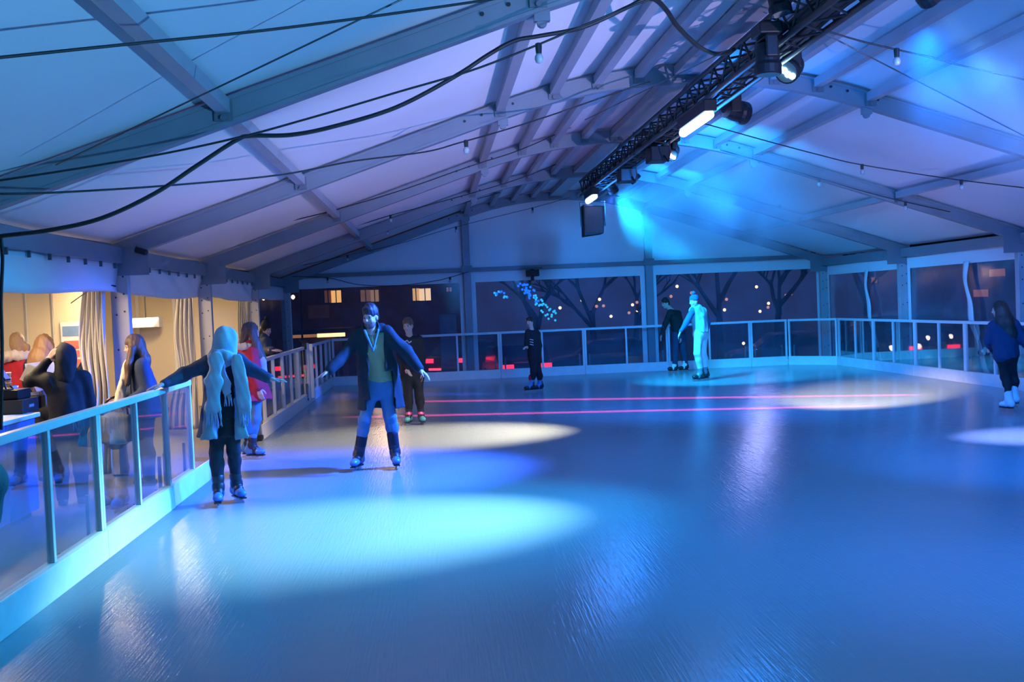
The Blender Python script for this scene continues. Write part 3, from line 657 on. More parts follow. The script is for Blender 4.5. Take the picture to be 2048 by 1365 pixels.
class SDF:
    def __init__(s): s.p = []
    def cone(s, a, b, ra, rb=None, k=.02, op='+', flat=None):
        s.p.append(('c', np.array(a, float), np.array(b, float), ra, ra if rb is None else rb, k, op, flat)); return s
    def ball(s, c, r, k=.02, op='+', axes=None):           # ellipsoid, axes = 3 rows
        r = np.array(r if hasattr(r, '__len__') else [r]*3, float)
        s.p.append(('e', np.array(c, float), r, np.eye(3) if axes is None else np.array(axes, float), k, op)); return s
    def plane(s, p, n, k=.004):                             # removes the half space along n
        s.p.append(('p', np.array(p, float), nrm(n), k)); return s
    def box(s, c, half, axes=None, k=.01, op='+', r=.01):
        s.p.append(('b', np.array(c, float), np.array(half, float), np.eye(3) if axes is None else np.array(axes, float), k, op, r)); return s
    def mesh(s, h, noise=0, nscale=9.0, seed=0):
        lo, hi = np.full(3, 1e9), np.full(3, -1e9)
        for p in s.p:
            if p[0] == 'c' and p[6] == '+':
                fl = 1
                lo = np.minimum(lo, np.minimum(p[1]-p[3], p[2]-p[4])); hi = np.maximum(hi, np.maximum(p[1]+p[3], p[2]+p[4]))
            if p[0] == 'e' and p[5] == '+': lo = np.minimum(lo, p[1]-p[2].max()); hi = np.maximum(hi, p[1]+p[2].max())
            if p[0] == 'b' and p[5] == '+': q = np.linalg.norm(p[2]); lo = np.minimum(lo, p[1]-q); hi = np.maximum(hi, p[1]+q)
        lo -= 4*h+.03; hi += 4*h+.03
        N = np.ceil((hi-lo)/h).astype(int)+1
        F = np.full(N, 1.0, np.float32)
        ax = [lo[i]+h*np.arange(N[i]) for i in range(3)]
        for p in s.p:
            if p[0] == 'p': sl = (slice(None),)*3
            else:
                if p[0] == 'c': m = max(p[3], p[4])+p[5]+3*h+.01; l2, h2 = np.minimum(p[1], p[2])-m, np.maximum(p[1], p[2])+m
                elif p[0] == 'e': m = p[2].max()+p[4]+3*h+.01; l2, h2 = p[1]-m, p[1]+m
                else: m = np.linalg.norm(p[2])+p[4]+3*h; l2, h2 = p[1]-m, p[1]+m
                i0 = np.clip(np.floor((l2-lo)/h).astype(int), 0, N); i1 = np.clip(np.ceil((h2-lo)/h).astype(int)+1, 0, N)
                if (i1 <= i0).any(): continue
                sl = tuple(slice(i0[i], i1[i]) for i in range(3))
            X, Y, Z = np.meshgrid(ax[0][sl[0]], ax[1][sl[1]], ax[2][sl[2]], indexing='ij', sparse=True)
            def dots(c, n): return (X-c[0])*n[0]+(Y-c[1])*n[1]+(Z-c[2])*n[2]
            G = F[sl]
            if p[0] == 'p':
                F[sl] = np.maximum(G, dots(p[1], p[2])); continue
            if p[0] == 'c':
                _, a, b, ra, rb, k, op, fl = p
                if fl is not None:                          # thinner along n by factor f
                    n = nrm(fl[0]); w_ = dots(a, n)*(1/fl[1]-1); ba = b-a; ba = ba+n*(ba@n)*(1/fl[1]-1)
                    PX, PY, PZ = (X-a[0])+w_*n[0], (Y-a[1])+w_*n[1], (Z-a[2])+w_*n[2]
                else: ba = b-a; PX, PY, PZ = X-a[0], Y-a[1], Z-a[2]
                t = np.clip((PX*ba[0]+PY*ba[1]+PZ*ba[2])/(ba@ba+1e-9), 0, 1)
                D = np.sqrt((PX-t*ba[0])**2+(PY-t*ba[1])**2+(PZ-t*ba[2])**2)-(ra+(rb-ra)*t)
                if fl is not None: D = D*(.5+.5*fl[1])
            elif p[0] == 'e':
                _, c, r, A, k, op = p
                q = [dots(c, A[i])/r[i] for i in range(3)]; n0 = np.sqrt(q[0]**2+q[1]**2+q[2]**2)
                D = (n0-1)*r.min()
            else:
                _, c, hf, A, k, op, rr = p
                q = [np.abs(dots(c, A[i]))-hf[i]+rr for i in range(3)]
                D = np.sqrt(sum(np.maximum(x, 0)**2 for x in q))+np.minimum(np.maximum(np.maximum(q[0], q[1]), q[2]), 0)-rr
            if op == '+':
                hh = np.clip(.5+.5*(G-D)/k, 0, 1); F[sl] = G*(1-hh)+D*hh-k*hh*(1-hh)
            else:
                F[sl] = np.maximum(G, -D)
        if noise:
            r = np.random.default_rng(seed); X, Y, Z = np.meshgrid(*ax, indexing='ij', sparse=True)
            for q in range(4):
                a = r.normal(size=3); a[2] *= .55; a = a/np.linalg.norm(a)*nscale*(1+.7*q)
                F += noise/(1+.5*q)*np.sin(a[0]*X+a[1]*Y+a[2]*Z+r.uniform(0, 6))
        F[0] = F[-1] = 1; F[:, 0] = F[:, -1] = 1; F[:, :, 0] = F[:, :, -1] = 1
        return surface_nets(F.astype(np.float32), lo, h)
def sdf_obj(name, sdfs, m_, parent):                        # sdfs: [(SDF, h, noise)] -> one mesh object
    b = MB()
    vs, fs, o = [], [], 0
    for q in sdfs:
        v, f = q[0].mesh(q[1], *(q[2:] if len(q) > 2 else ()))
        vs.append(v); fs.append(f+o); o += len(v)
    v = np.concatenate(vs)-np.array(parent['_base']); f = np.concatenate(fs)
    me = bpy.data.meshes.new(name); me.vertices.add(len(v)); me.vertices.foreach_set('co', v.astype(np.float32).ravel())
    me.loops.add(f.size); me.loops.foreach_set('vertex_index', f.astype(np.int32).ravel())
    me.polygons.add(len(f)); me.polygons.foreach_set('loop_start', np.arange(0, f.size, 4, dtype=np.int32))
    me.update(calc_edges=True); me.polygons.foreach_set('use_smooth', [True]*len(f)); me.materials.append(m_)
    ob = bpy.data.objects.new(name, me); ob.parent = parent; ob['_base'] = parent['_base']; col.objects.link(ob); return ob

M_skin = pm('skin', (.62, .40, .31), .5, var=.06, vscale=20)
def cloth(name, c, rough=.8, bs=120): return pm('cloth_'+name, c, rough, bump=.25, bscale=bs, var=.10, vscale=9, spec=.25)
M_sole = pm('skate_blade_steel', (.55, .57, .6), .25, .9)

def hand_prims(S, wr, d, pn, sd, s=1.0, curl=.5, fan=.12):
    """wr wrist, d pointing direction, pn palm normal, sd towards the thumb"""
    d, pn, sd = nrm(d), nrm(pn), nrm(sd)
    kn = wr+d*.085*s
    S.cone(wr-d*.03*s, wr+d*.01*s, .024*s, .025*s, .01)
    for u in (-.026, -.008, .010, .027): S.cone(wr+d*.012*s+sd*u*.6*s, kn+sd*u*s, .015*s, .0125*s, .012)
    for u, L in ((.027, .070), (.010, .079), (-.008, .073), (-.026, .056)):
        a = kn+sd*u*s; di = nrm(d+sd*u*fan*40*.1)
        for q, fr in enumerate((.45, .31, .26)):
            an = curl*(.35+.55*q); dd = nrm(di*math.cos(an)+pn*math.sin(an)); b = a+dd*L*fr*s
            S.cone(a, b, (.0098-.0010*q)*s, (.0090-.0011*q)*s, .003); a = b
    a = wr+d*.022*s+sd*.022*s
    b = a+nrm(d*.55+sd*.75+pn*.25)*.040*s; c = b+nrm(d*.85+sd*.35+pn*.3)*.030*s; e = c+nrm(d*.95+sd*.1+pn*.35)*.022*s
    S.cone(a, b, .014*s, .011*s, .008); S.cone(b, c, .0105*s, .0095*s, .003); S.cone(c, e, .0095*s, .0078*s, .003)

def head_prims(S, c, hf, hu, s=1.0, nose=1.0):
    hs = np.cross(hf, hu); A = [hs, hf, hu]
    S.ball(c+hu*.035*s-hf*.008*s, (.073*s, .093*s, .090*s), .02, axes=A)       # cranium
    S.ball(c-hu*.035*s+hf*.022*s, (.058*s, .066*s, .085*s), .04, axes=A)       # face and jaw
    S.ball(c-hu*.098*s+hf*.060*s, (.024*s, .020*s, .018*s), .025, axes=A)      # chin
    for g in (-1, 1):
        S.ball(c+hs*g*.036*s+hf*.070*s-hu*.030*s, (.022*s, .018*s, .022*s), .02, axes=A)   # cheeks
        S.ball(c+hs*g*.030*s+hf*.094*s+hu*.002*s, (.016*s, .014*s, .011*s), .01, '-', axes=A)  # sockets
        S.ball(c+hs*g*.076*s-hf*.006*s-hu*.012*s, (.010*s, .020*s, .031*s), .008, axes=A)   # ears
    S.cone(c+hf*.086*s+hu*.012*s, c+hf*.108*s*nose-hu*.030*s, .009*s, .014*s, .012)          # nose
    for g in (-1, 1): S.ball(c+hf*.094*s+hs*g*.013*s-hu*.034*s, .010*s, .008)
    S.ball(c+hf*.086*s-hu*.063*s, (.024*s, .012*s, .008*s), .008, axes=A)      # lips
    S.ball(c+hf*.084*s+hu*.020*s, (.045*s, .014*s, .008*s), .012, axes=A)      # brow

class Fig:
    """J: joints (world). f: facing of the torso, hf: facing of the head."""
    def __init__(s, name, base, label, J, f, hf, sc_=1.0, res=1.0, group=None, cat='person', skin=None, hu=None):
        s.J = {k: np.array(v, float) for k, v in J.items()}; s.f = nrm(f); s.s = sc_; s.res = res
        s.hf = nrm(hf); s.hu = nrm(V(0, 0, 1)-s.hf*s.hf[2]) if hu is None else nrm(np.array(hu)-s.hf*(np.array(hu)@s.hf)); s.hs = np.cross(s.hf, s.hu)
        s.t = thing(name, base, label, cat, group); s.skin = skin or M_skin
    def torso(s, S, g=0.0, low=True, width=1.0):
        J, f, q = s.J, s.f, s.s; sm = (J['shL']+J['shR'])/2; pe = J['pe']; up = nrm(sm-pe); sd = nrm(J['shR']-J['shL'])
        ch = pe+(sm-pe)*.68; wa = pe+(sm-pe)*.33
        S.cone(J['shL']+sd*.02*q-up*.015, J['shR']-sd*.02*q-up*.015, .062*q+g, .062*q+g, .06, flat=(f, .85))
        for a in (-1, 1):
            S.cone(ch+sd*a*.055*q*width, wa+sd*a*.045*q*width, .115*q+g, .098*q+g, .06, flat=(f, .80))
            S.cone(wa+sd*a*.045*q*width, pe+sd*a*.055*q*width, .098*q+g, .115*q+g, .06, flat=(f, .85))
        S.cone(sm+up*.01, J['hd']-s.hu*.06*q, .062*q+g*.6, .05*q+g*.2, .05) if low else None
    def arms(s, S, g=0.0, end=0.0, sides='LR', start=None):
        J, q = s.J, s.s
        for a in sides:
            w_ = J['wr'+a]+nrm(J['el'+a]-J['wr'+a])*end
            S.cone(J['sh'+a], J['el'+a], .050*q+g, .041*q+g, .03); S.cone(J['el'+a], w_, .040*q+g, .027*q+g*.85, .02)
    def legs(s, S, g=0.0, end=0.0):
        J, q = s.J, s.s
        for a in 'LR':
            S.cone(J['hp'+a], J['kn'+a], .082*q+g, .056*q+g, .04)
            k, n = J['kn'+a], J['an'+a]; c = k+(n-k)*.3-s.f*.015
            e = n+nrm(k-n)*end
            S.cone(k, c, .054*q+g, .056*q+g, .03); S.cone(c, e, .055*q+g, .040*q+g, .03)
        S.cone(J['hpL'], J['hpR'], .105*q+g, .105*q+g, .05, flat=(s.f, .95)); S.cone((J['hpL']+J['hpR'])/2, J['pe'], .11*q+g, .115*q+g, .05, flat=(s.f, .9))
    def body(s, hands='LR', hand={}):
        J, q = s.J, s.s
        S = SDF(); s.torso(S, 0); s.arms(S, 0); s.legs(S, 0)
        for a in 'LR': S.cone(J['an'+a], J['an'+a]+V(0, 0, -.05), .036*q, .036*q)
        H = SDF(); head_prims(H, J['hd'], s.hf, s.hu, q); H.cone(J['hd']-s.hu*.05*q-s.hf*.01, (J['shL']+J['shR'])/2, .052*q, .060*q, .03)
        parts = [(S, .018*s.res), (H, .0065*s.res)]
        for a in hands:
            Hd = SDF(); d, pn, sd, cu = hand[a]; hand_prims(Hd, J['wr'+a], d, pn, sd, q*1.02, cu); parts.append((Hd, .0048 if s.res < 1.4 else .006))
        b = sdf_obj('body', parts, s.skin, s.t)
        for g in (-1, 1):
            c = J['hd']+s.hs*g*.030*q+s.hf*.083*q+s.hu*.002*q
            e = MB(); e.lathe(c-s.hf*.004, [(.011*q, 0), (.0105*q, .004), (.006*q, .0085), (.001, .0095)], 10, s.hf); e.build('eye', M_eye, b, smooth=True)
            e = MB(); e.tube([c+s.hu*.019*q-s.hs*.016*q+s.hf*.006, c+s.hu*.024*q+s.hf*.010, c+s.hu*.019*q+s.hs*.016*q+s.hf*.006], .0038*q, 6); e.build('eyebrow', M_brow, b, smooth=True)
        e = MB(); c = J['hd']+s.hf*.097*q-s.hu*.063*q; e.tube([c-s.hs*.022*q-s.hf*.010, c, c+s.hs*.022*q-s.hf*.010], .0042*q, 6); e.build('mouth', M_lip, b, smooth=True)
        return b
    def part(s, name, S, h, m_, noise=.0025, ns=14, label=None, parent=None, seed=1):
        o = sdf_obj(name, [(S, h*s.res, noise, ns, seed)], m_, parent or s.t)
        if label: o['label'] = label
        return o
    def trousers(s, m_, g=.014, end=.03, noise=.003):
        S = SDF(); s.legs(S, g, end); return s.part('trousers', S, .0115, m_, noise, 22)
    def jacket(s, name, m_, g=.024, end=.02, hem=None, noise=.003, collar=.0, low=-.02, sides='LR', width=1.0, label=None):
        S = SDF(); s.torso(S, g, low=False, width=width); s.arms(S, g*.85, end, sides)
        J = s.J; sm = (J['shL']+J['shR'])/2
        if collar: S.cone(sm+V(0, 0, .01), sm+V(0, 0, .01)+nrm(J['hd']-sm)*collar, .078*s.s, .085*s.s, .02)
        S.plane(J['pe']+V(0, 0, low), (0, 0, -1)); return s.part(name, S, .0115, m_, noise, 20, label)
    def skates(s, foot, boot_m, strap_m=None, sh=1.0, blade=True, strap=True):
        """foot: {side: heading vector}; the blade stands on the ice below the ankle"""
        q = s.s
        for a in 'LR':
            d = nrm(foot[a]); an = s.J['an'+a]; up = nrm(s.J['kn'+a]-an); sd = np.cross(d, V(0, 0, 1))
            S = SDF(); heel = an+V(0, 0, -.055*q)-d*.035*q; toe = heel+d*.205*q+V(0, 0, -.012*q)
            S.cone(heel, toe-d*.03*q, .044*q, .038*q, .03); S.ball(toe-d*.012*q, (.046*q, .055*q, .036*q), .03, axes=[sd, d, np.cross(sd, d)])
            S.cone(heel+V(0, 0, .01), an+up*.16*q*sh, .050*q, .056*q, .04); S.cone(an+d*.02*q, heel+d*.11*q, .046*q, .04*q, .03)
            S.cone(an+up*.165*q*sh, an+up*.26*q*sh, .035*q, .035*q, .002, '-')
            sole_z = min(heel[2], toe[2])-.040*q; S.plane((0, 0, sole_z), (0, 0, -1))
            b = s.part('skate', S, .008, boot_m, .0)
            c = (heel+toe)/2; c[2] = sole_z
            A = np.stack([d*V(1, 1, 0)/np.linalg.norm(d[:2]), sd, V(0, 0, 1)], 1)
            if blade:
                m_ = MB(); m_.obox(c+V(0, 0, -.006), (.25*q, .07*q, .014), A); m_.build('sole', M_black, b)
                z0 = 0.0 if sole_z > .02 else sole_z-.05
                m_ = MB()
                dz = sole_z-.012
                m_.obox(V(c[0], c[1], .012+max(0, dz-.055)), (.28*q, .006, .026), A)
                for o in (-.075, .07): m_.obox(V(c[0], c[1], (dz+max(0, dz-.055)+.012)/2)+d*o*q, (.05*q, .012, max(.01, dz-max(0, dz-.055)-.008)), A)
                m_.build('blade', M_sole, b)
            if strap:
                st = SDF()
                for p, r in ((an+up*.10*q, .062*q), (an+up*.02*q+d*.012, .064*q), (heel+d*.10*q+V(0, 0, .006), .053*q)):
                    dd = nrm(up*.8-d*.25) if p is not None else up
                    st.cone(p-dd*.010, p+dd*.010, r, r, .004)
                s.part('strap', st, .008, strap_m or M_black, 0, parent=b)
    def hair_short(s, m_, top=.012, front=.045, back=-.02):
        S = SDF(); c, q = s.J['hd'], s.s; A = [s.hs, s.hf, s.hu]
        S.ball(c+s.hu*.045*q-s.hf*.014*q, ((.078+top*.4)*q, (.098+top*.3)*q, (.092+top)*q), .02, axes=A)
        S.ball(c+s.hu*(back)*q-s.hf*.050*q, (.072*q, .055*q, .07*q), .03, axes=A)
        S.ball(c+s.hu*.092*q+s.hf*.055*q, (.055*q, .04*q, .028*q), .03, axes=A)
        S.ball(c-s.hu*.045*q+s.hf*.075*q, (.070*q, .085*q, .095*q), .01, '-', axes=A)
        for g in (-1, 1): S.ball(c+s.hs*g*.085*q-s.hu*.02*q+s.hf*.01*q, (.022*q, .04*q, .042*q), .01, '-', axes=A)
        return s.part('hair', S, .0065, m_, .0022, 60)
    def hair_long(s, m_, strands, cover=.014, r0=.05):
        """strands: [(points, radii)] hanging from the head"""
        S = SDF(); c, q = s.J['hd'], s.s; A = [s.hs, s.hf, s.hu]
        S.ball(c+s.hu*.040*q-s.hf*.016*q, ((.076+cover)*q, (.096+cover)*q, (.094+cover)*q), .02, axes=A)
        S.ball(c-s.hu*.03*q-s.hf*.05*q, (.080*q, .065*q, .11*q), .03, axes=A)
        S.ball(c-s.hu*.050*q+s.hf*.085*q, (.060*q, .080*q, .105*q), .01, '-', axes=A)
        for pts, rr in strands:
            for i in range(len(pts)-1): S.cone(pts[i], pts[i+1], rr[i], rr[i+1], .035, flat=(s.f, .7))
        return s.part('hair', S, .0075, m_, .0022, 95)
M_eye = pm('eye', (.03, .03, .035), .15); M_brow = pm('brow_hair', (.03, .022, .018), .7); M_lip = pm('lips', (.38, .14, .12), .45)
# ------------------------------------------------------------------ people
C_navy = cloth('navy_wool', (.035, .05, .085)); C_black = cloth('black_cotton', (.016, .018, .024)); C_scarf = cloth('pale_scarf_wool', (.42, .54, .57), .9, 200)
C_coat_lit = cloth('teal_lit_coat', (.22, .33, .34), .9, 160); C_parka = cloth('dark_green_parka', (.012, .026, .026)); C_olive = cloth('olive_shirt', (.34, .34, .14)); C_jean = cloth('blue_denim', (.08, .19, .30))
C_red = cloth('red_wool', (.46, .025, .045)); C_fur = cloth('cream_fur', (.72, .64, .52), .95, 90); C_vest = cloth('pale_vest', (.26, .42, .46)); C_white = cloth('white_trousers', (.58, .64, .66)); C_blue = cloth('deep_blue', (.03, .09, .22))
C_teal_lit = cloth('teal_lit_puffer', (.18, .62, .62)); C_dkjean = cloth('dark_denim', (.035, .055, .11)); C_lilac = cloth('lilac_scarf', (.42, .38, .58)); C_greybag = cloth('grey_bag_canvas', (.30, .31, .34))  # teal light on the sleeve is put into the puffer colour
B_blue = pm('blue_plastic_boot', (.07, .20, .50), .3); B_black = pm('black_boot', (.02, .022, .028), .35); B_white = pm('white_leather_boot', (.70, .74, .80), .4); B_tealtoe = pm('teal_plastic_boot', (.08, .34, .38), .3)
H_dark = pm('dark_hair', (.018, .014, .014), .45, bump=.25, bscale=260); H_brown = pm('brown_hair', (.10, .055, .035), .45, bump=.25, bscale=260); H_auburn = pm('long_brown_hair', (.20, .11, .055), .45, bump=.25, bscale=260); H_fair = pm('fair_hair', (.42, .27, .13), .45, bump=.25, bscale=260)

def skirt(S, top, hem, r0, r1, f, fl=.72, k=.05): S.cone(top, hem, r0, r1, k, flat=(f, fl))
def beanie(F, m_, pom=True, tall=.0):
    S = SDF(); c, q = F.J['hd'], F.s; A = [F.hs, F.hf, F.hu]
    S.ball(c+F.hu*(.055+tall*.4)*q-F.hf*.012*q, (.090*q, .108*q, (.095+tall)*q), .02, axes=A); S.plane(c+F.hu*.025*q, -F.hu-F.hf*.25)
    o = F.part('beanie', S, .008, m_, .0015, 60)
    R = SDF(); R.cone(c+F.hu*.030*q-F.hf*.012*q, c+F.hu*.055*q-F.hf*.012*q, .097*q, .097*q, .01); R.plane(c+F.hu*.018*q, -F.hu); R.plane(c+F.hu*.068*q, F.hu); F.part('beanie_cuff', R, .008, m_, .001, 80, parent=o)
    if pom: P = SDF(); P.ball(c+F.hu*(.175+tall*1.4)*q-F.hf*.012*q, .04*q); F.part('pompom', P, .007, m_, .003, 90, parent=o)
def coat_open(F, m_, g, hem_z, r0, r1, wedge, label=None, f=None, name='coat', fl=.74, noise=.004, collar=.07, end=.02):
    """torso, sleeves and a flared skirt in one surface, with the front open along a wedge"""
    S = SDF(); F.torso(S, g, low=False); F.arms(S, g*.9, end); J = F.J; sm = (J['shL']+J['shR'])/2; pe = J['pe']
    hem = V(pe[0]+(pe[0]-sm[0])*.3, pe[1], hem_z)
    skirt(S, pe+V(0, 0, .12), hem, r0, r1, F.f, fl)
    S.cone(sm+V(0, 0, .005), sm+V(0, 0, .0)+nrm(J['hd']-sm)*collar, .088*F.s, .098*F.s, .02)
    S.plane(hem, (0, 0, -1))
    if wedge: wedge(S)
    return F.part(name, S, .0115, m_, noise, 16, label)

# --- woman in the pale headscarf -------------------------------------------------
Y0 = 10.33
hl = atx(321, 779, -2.50)
J = dict(hd=at(453, 684, Y0), shL=at(416, 726, Y0), shR=at(478, 724, Y0), pe=at(450, 822, Y0+.03), elL=at(368, 750, Y0-.05), wrL=hl+V(.03, 0, .045), elR=at(503, 741, Y0-.05), wrR=at(540, 759, Y0-.15),
         hpL=at(436, 832, Y0), hpR=at(464, 832, Y0), knL=at(433, 905, Y0-.06), knR=at(467, 903, Y0), anL=at(437, 974, Y0-.05), anR=at(472, 964, Y0+.12))
J['anL'][2] = .150; J['anR'][2] = .150
W = Fig('person', (J['anL'][0]+.08, Y0, 0), 'person in a pale headscarf and long fringed scarf gliding with arms spread beside the barrier', J, (.05, -1, 0), (.80, .58, -.06), .93)
W.body('LR', {'L': (V(-1, -.45, -.25), V(-.1, .1, -1), V(.2, -1, 0), .25), 'R': (V(1, -.1, -.12), V(0, .2, -1), V(.1, -1, .2), .25)})
W.trousers(C_black, .010)
S = SDF(); W.torso(S, .012, low=False); S.cone(J['pe']+V(0, 0, .08), V(J['pe'][0], Y0-.02, .64), .135, .165, .05, flat=(W.f, .85)); S.plane(V(0, 0, .64), (0, 0, -1)); W.part('dress', S, .0115, C_black, .004, 18)
hz = at(450, 872, Y0)[2]
def wd(S): S.box(V(J['pe'][0]+.035, Y0-.30, hz+.25), (.075, .27, .75), op='-')
coat_open(W, C_navy, .030, hz, .185, .265, wd, name='coat', fl=.85)
S = SDF()                                        # front panels of the coat, teal light put into their colour
for sx, w_ in ((-1, 0), (1, 0)):
    a = V(J['pe'][0]+(-.085 if sx < 0 else .150), Y0-.135, J['pe'][2]+.10); b = V(J['pe'][0]+(-.115 if sx < 0 else .190), Y0-.205, hz+.012)
    S.cone(a, b, .050, .085 if sx < 0 else .055, .01, flat=(V(0, 1, 0), .35))
S.plane(V(0, 0, hz-.012), (0, 0, -1)); W.part('lit_coat_front', S, .010, C_coat_lit, .006, 30)
# headscarf
S = SDF(); c = J['hd']; A = [W.hs, W.hf, W.hu]
S.ball(c+W.hu*.026-W.hf*.012, (.098, .116, .118), .02, axes=A); S.cone(c-W.hu*.03-W.hf*.03, (J['shL']+J['shR'])/2+V(-.02, .02, .02), .095, .125, .05)
S.cone(c-W.hu*.08, J['shL']+V(.05, .0, .015), .07, .075, .06); S.cone(c-W.hu*.09, J['shR']+V(-.07, .0, .01), .07, .06, .06)
S.ball(c+W.hf*.125-W.hu*.01, (.066, .070, .092), .01, '-', axes=A)
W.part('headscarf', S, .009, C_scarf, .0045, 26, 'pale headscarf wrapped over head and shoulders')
S = SDF(); sm = (J['shL']+J['shR'])/2
for i in range(10):
    t0, t1 = 2*math.pi*i/10, 2*math.pi*(i+1)/10
    e = lambda t: sm+V(.03+.105*math.cos(t), -.02+.10*math.sin(t), .055-.03*math.cos(t)-.02*math.sin(t))
    S.cone(e(t0), e(t1), .040, .040, .02)
sc_ = W.part('scarf', S, .009, C_scarf, .004, 40, 'pale wool scarf with two long fringed ends')
tails = [([at(432, 716, Y0-.17), at(428, 765, Y0-.20), at(426, 815, Y0-.21)], (.062, .072, .068)), ([at(474, 718, Y0-.17), at(484, 765, Y0-.20), at(489, 812, Y0-.21)], (.054, .060, .057)), ([at(446, 735, Y0-.16), at(452, 770, Y0-.18), at(455, 785, Y0-.18)], (.032, .036, .030))]
for q, (pts, rr) in enumerate(tails):
    S = SDF()
    for i in range(2): S.cone(pts[i], pts[i+1], rr[i], rr[i+1], .02, flat=(V(0, 1, 0), .30))
    W.part('scarf_tail', S, .008, C_scarf, .005, 34, parent=sc_, seed=q)
    fr = MB(); n = 11 if q < 2 else 5; e = pts[2]; half = rr[2]*.9; r = random.Random(q)
    for i in range(n):
        x = -half+2*half*i/(n-1); L = r.uniform(.10, .17) if q < 2 else .09
        fr.tube([e+V(x, -.004, -.02), e+V(x*1.05+r.uniform(-.01, .01), -.004, -.02-L*.5), e+V(x*1.15+r.uniform(-.02, .02), .0, -.04-L)], [.007, .006, .004], 5)
    tag(fr.build('fringe', C_scarf, sc_, smooth=True), kind='stuff')
W.skates({'L': (.12, -1, 0), 'R': (.50, -.86, 0)}, B_blue, sh=.72)

# --- man in the open parka -------------------------------------------------------
Y0 = 12.08
J = dict(hd=at(741, 634, Y0-.02), shL=at(714, 674, Y0), shR=at(774, 667, Y0), pe=at(757, 762, Y0+.02), elL=at(688, 713, Y0-.08), wrL=at(656, 743, Y0-.25), elR=at(811, 703, Y0-.08), wrR=at(840, 740, Y0-.22),
         hpL=at(742, 776, Y0), hpR=at(772, 775, Y0), knL=at(729, 841, Y0-.10), knR=at(780, 834, Y0-.05), anL=at(717, 903, Y0), anR=at(790, 900, Y0))
J['anL'][2] = J['anR'][2] = .162
M = Fig('person', (J['pe'][0], Y0, 0), 'person in an open dark parka, olive shirt and jeans skating with arms held out', J, (-.12, -1, 0), (-.42, -.88, -.16), .99)
M.body('LR', {'L': (V(-1, -.3, -.55), V(-.3, .3, -1), V(.2, -1, .1), .45), 'R': (V(.85, -.3, -.75), V(-.6, .2, -.7), V(-.2, -1, .1), .45)})
M.hair_short(H_dark, top=.022)
S = SDF(); c = J['hd']; A = [M.hs, M.hf, M.hu]
S.ball(c-M.hu*.072+M.hf*.030, (.062, .070, .062), .02, axes=A); S.ball(c-M.hu*.030+M.hf*.085, (.05, .06, .033), .01, '-', axes=A); S.ball(c+M.hu*.06, (.10, .12, .10), .01, '-', axes=A)
M.part('beard', S, .0065, pm('short_beard', (.16, .10, .075), .7, bump=.4, bscale=200), .0015, 80)
M.trousers(C_jean, .012, .18, .004)
SS = [SDF(), SDF()]
for S, a in zip(SS, 'LR'): S.cone(J['an'+a]+nrm(J['kn'+a]-J['an'+a])*.06, J['an'+a]+nrm(J['kn'+a]-J['an'+a])*.22, .058, .062, .01)
[M.part('sock', q_, .01, C_black, .002) for q_ in SS]
S = SDF(); M.torso(S, .015, low=False); sm = (J['shL']+J['shR'])/2
S.cone(J['pe']+V(0, 0, .1), J['pe']+V(.01, -.01, -.05), .145, .155, .04, flat=(M.f, .75)); S.plane(J['pe']+V(0, 0, -.035), (-.15, 0, -1)); S.ball(J['hd']-M.hu*.13+M.f*.06, (.075, .06, .06), .01, '-')
M.part('shirt', S, .0105, C_olive, .005, 22)
S = SDF()
for sx in (-1, 1): S.cone(sm+V(sx*.075, -.085, .055), sm+V(.012, -.135, -.17), .016, .009, .01)
M.part('collar_strip', S, .008, cloth('teal_trim', (.10, .26, .30)), .001, label='pale V-shaped neckline over the olive shirt')
hz = at(750, 818, Y0)[2]
def wd(S):
    S.box(V(J['pe'][0]+.005, Y0-.36, J['pe'][2]+.18), (.085, .34, .36), op='-'); S.box(V(J['pe'][0]+.035, Y0-.42, hz+.12), (.125, .42, .30), op='-'); S.box(V(J['pe'][0]+.02, Y0-.42, hz-.02), (.160, .42, .14), op='-')
    S.ball(J['hd']-M.hu*.10+M.f*.08, (.09, .10, .10), .01, '-')
co = coat_open(M, C_parka, .034, hz, .225, .265, wd, name='parka', collar=.09, fl=.98, noise=.006)
S = SDF(); S.cone(sm+V(-.10, .075, .055), sm+V(.10, .075, .06), .07, .07, .03); S.ball(sm+V(0, .12, -.03), (.14, .07, .13), .04); M.part('hood', S, .011, C_parka, .005, 24, parent=co)
for a, z in (('L', .3), ('R', .3)):
    w0 = J['wr'+a]; d = nrm(J['el'+a]-w0); S = SDF(); S.cone(w0+d*.015, w0+d*.045, .040, .042, .005); M.part('cuff', S, .008, C_black, .001, parent=co)
MB().obox(J['wrL']+V(0, -.03, .02), (.035, .015, .035)).build('watch', M_black, M.t, bevel=.004)
M.skates({'L': (-.30, -1, 0), 'R': (.12, -1, 0)}, B_blue, sh=.8)

# --- boy in the black sweatshirt -------------------------------------------------
Y0 = 16.55
J = dict(hd=at(816, 652, Y0), shL=at(802, 680, Y0), shR=at(838, 680, Y0), pe=at(823, 746, Y0), elL=at(800, 715, Y0-.02), wrL=at(814, 738, Y0-.16), elR=at(845, 714, Y0), wrR=at(844, 746, Y0-.04),
         hpL=at(815, 752, Y0), hpR=at(835, 752, Y0), knL=at(816, 792, Y0-.03), knR=at(839, 792, Y0-.03), anL=at(818, 828, Y0), anR=at(842, 827, Y0))
J['anL'][2] = J['anR'][2] = .145
K = Fig('person', (J['pe'][0], Y0, 0), 'younger person in a black printed sweatshirt standing behind the parka skater', J, (-.1, -1, 0), (-.35, -.92, -.12), .88, 1.25)
K.body('LR', {'L': (V(.35, -.5, -.8), V(.3, .8, 0), V(-.6, -.5, .2), .7), 'R': (V(0, -.1, -1), V(-1, 0, 0), V(0, -1, 0), .4)}); K.hair_short(H_brown, top=.016)
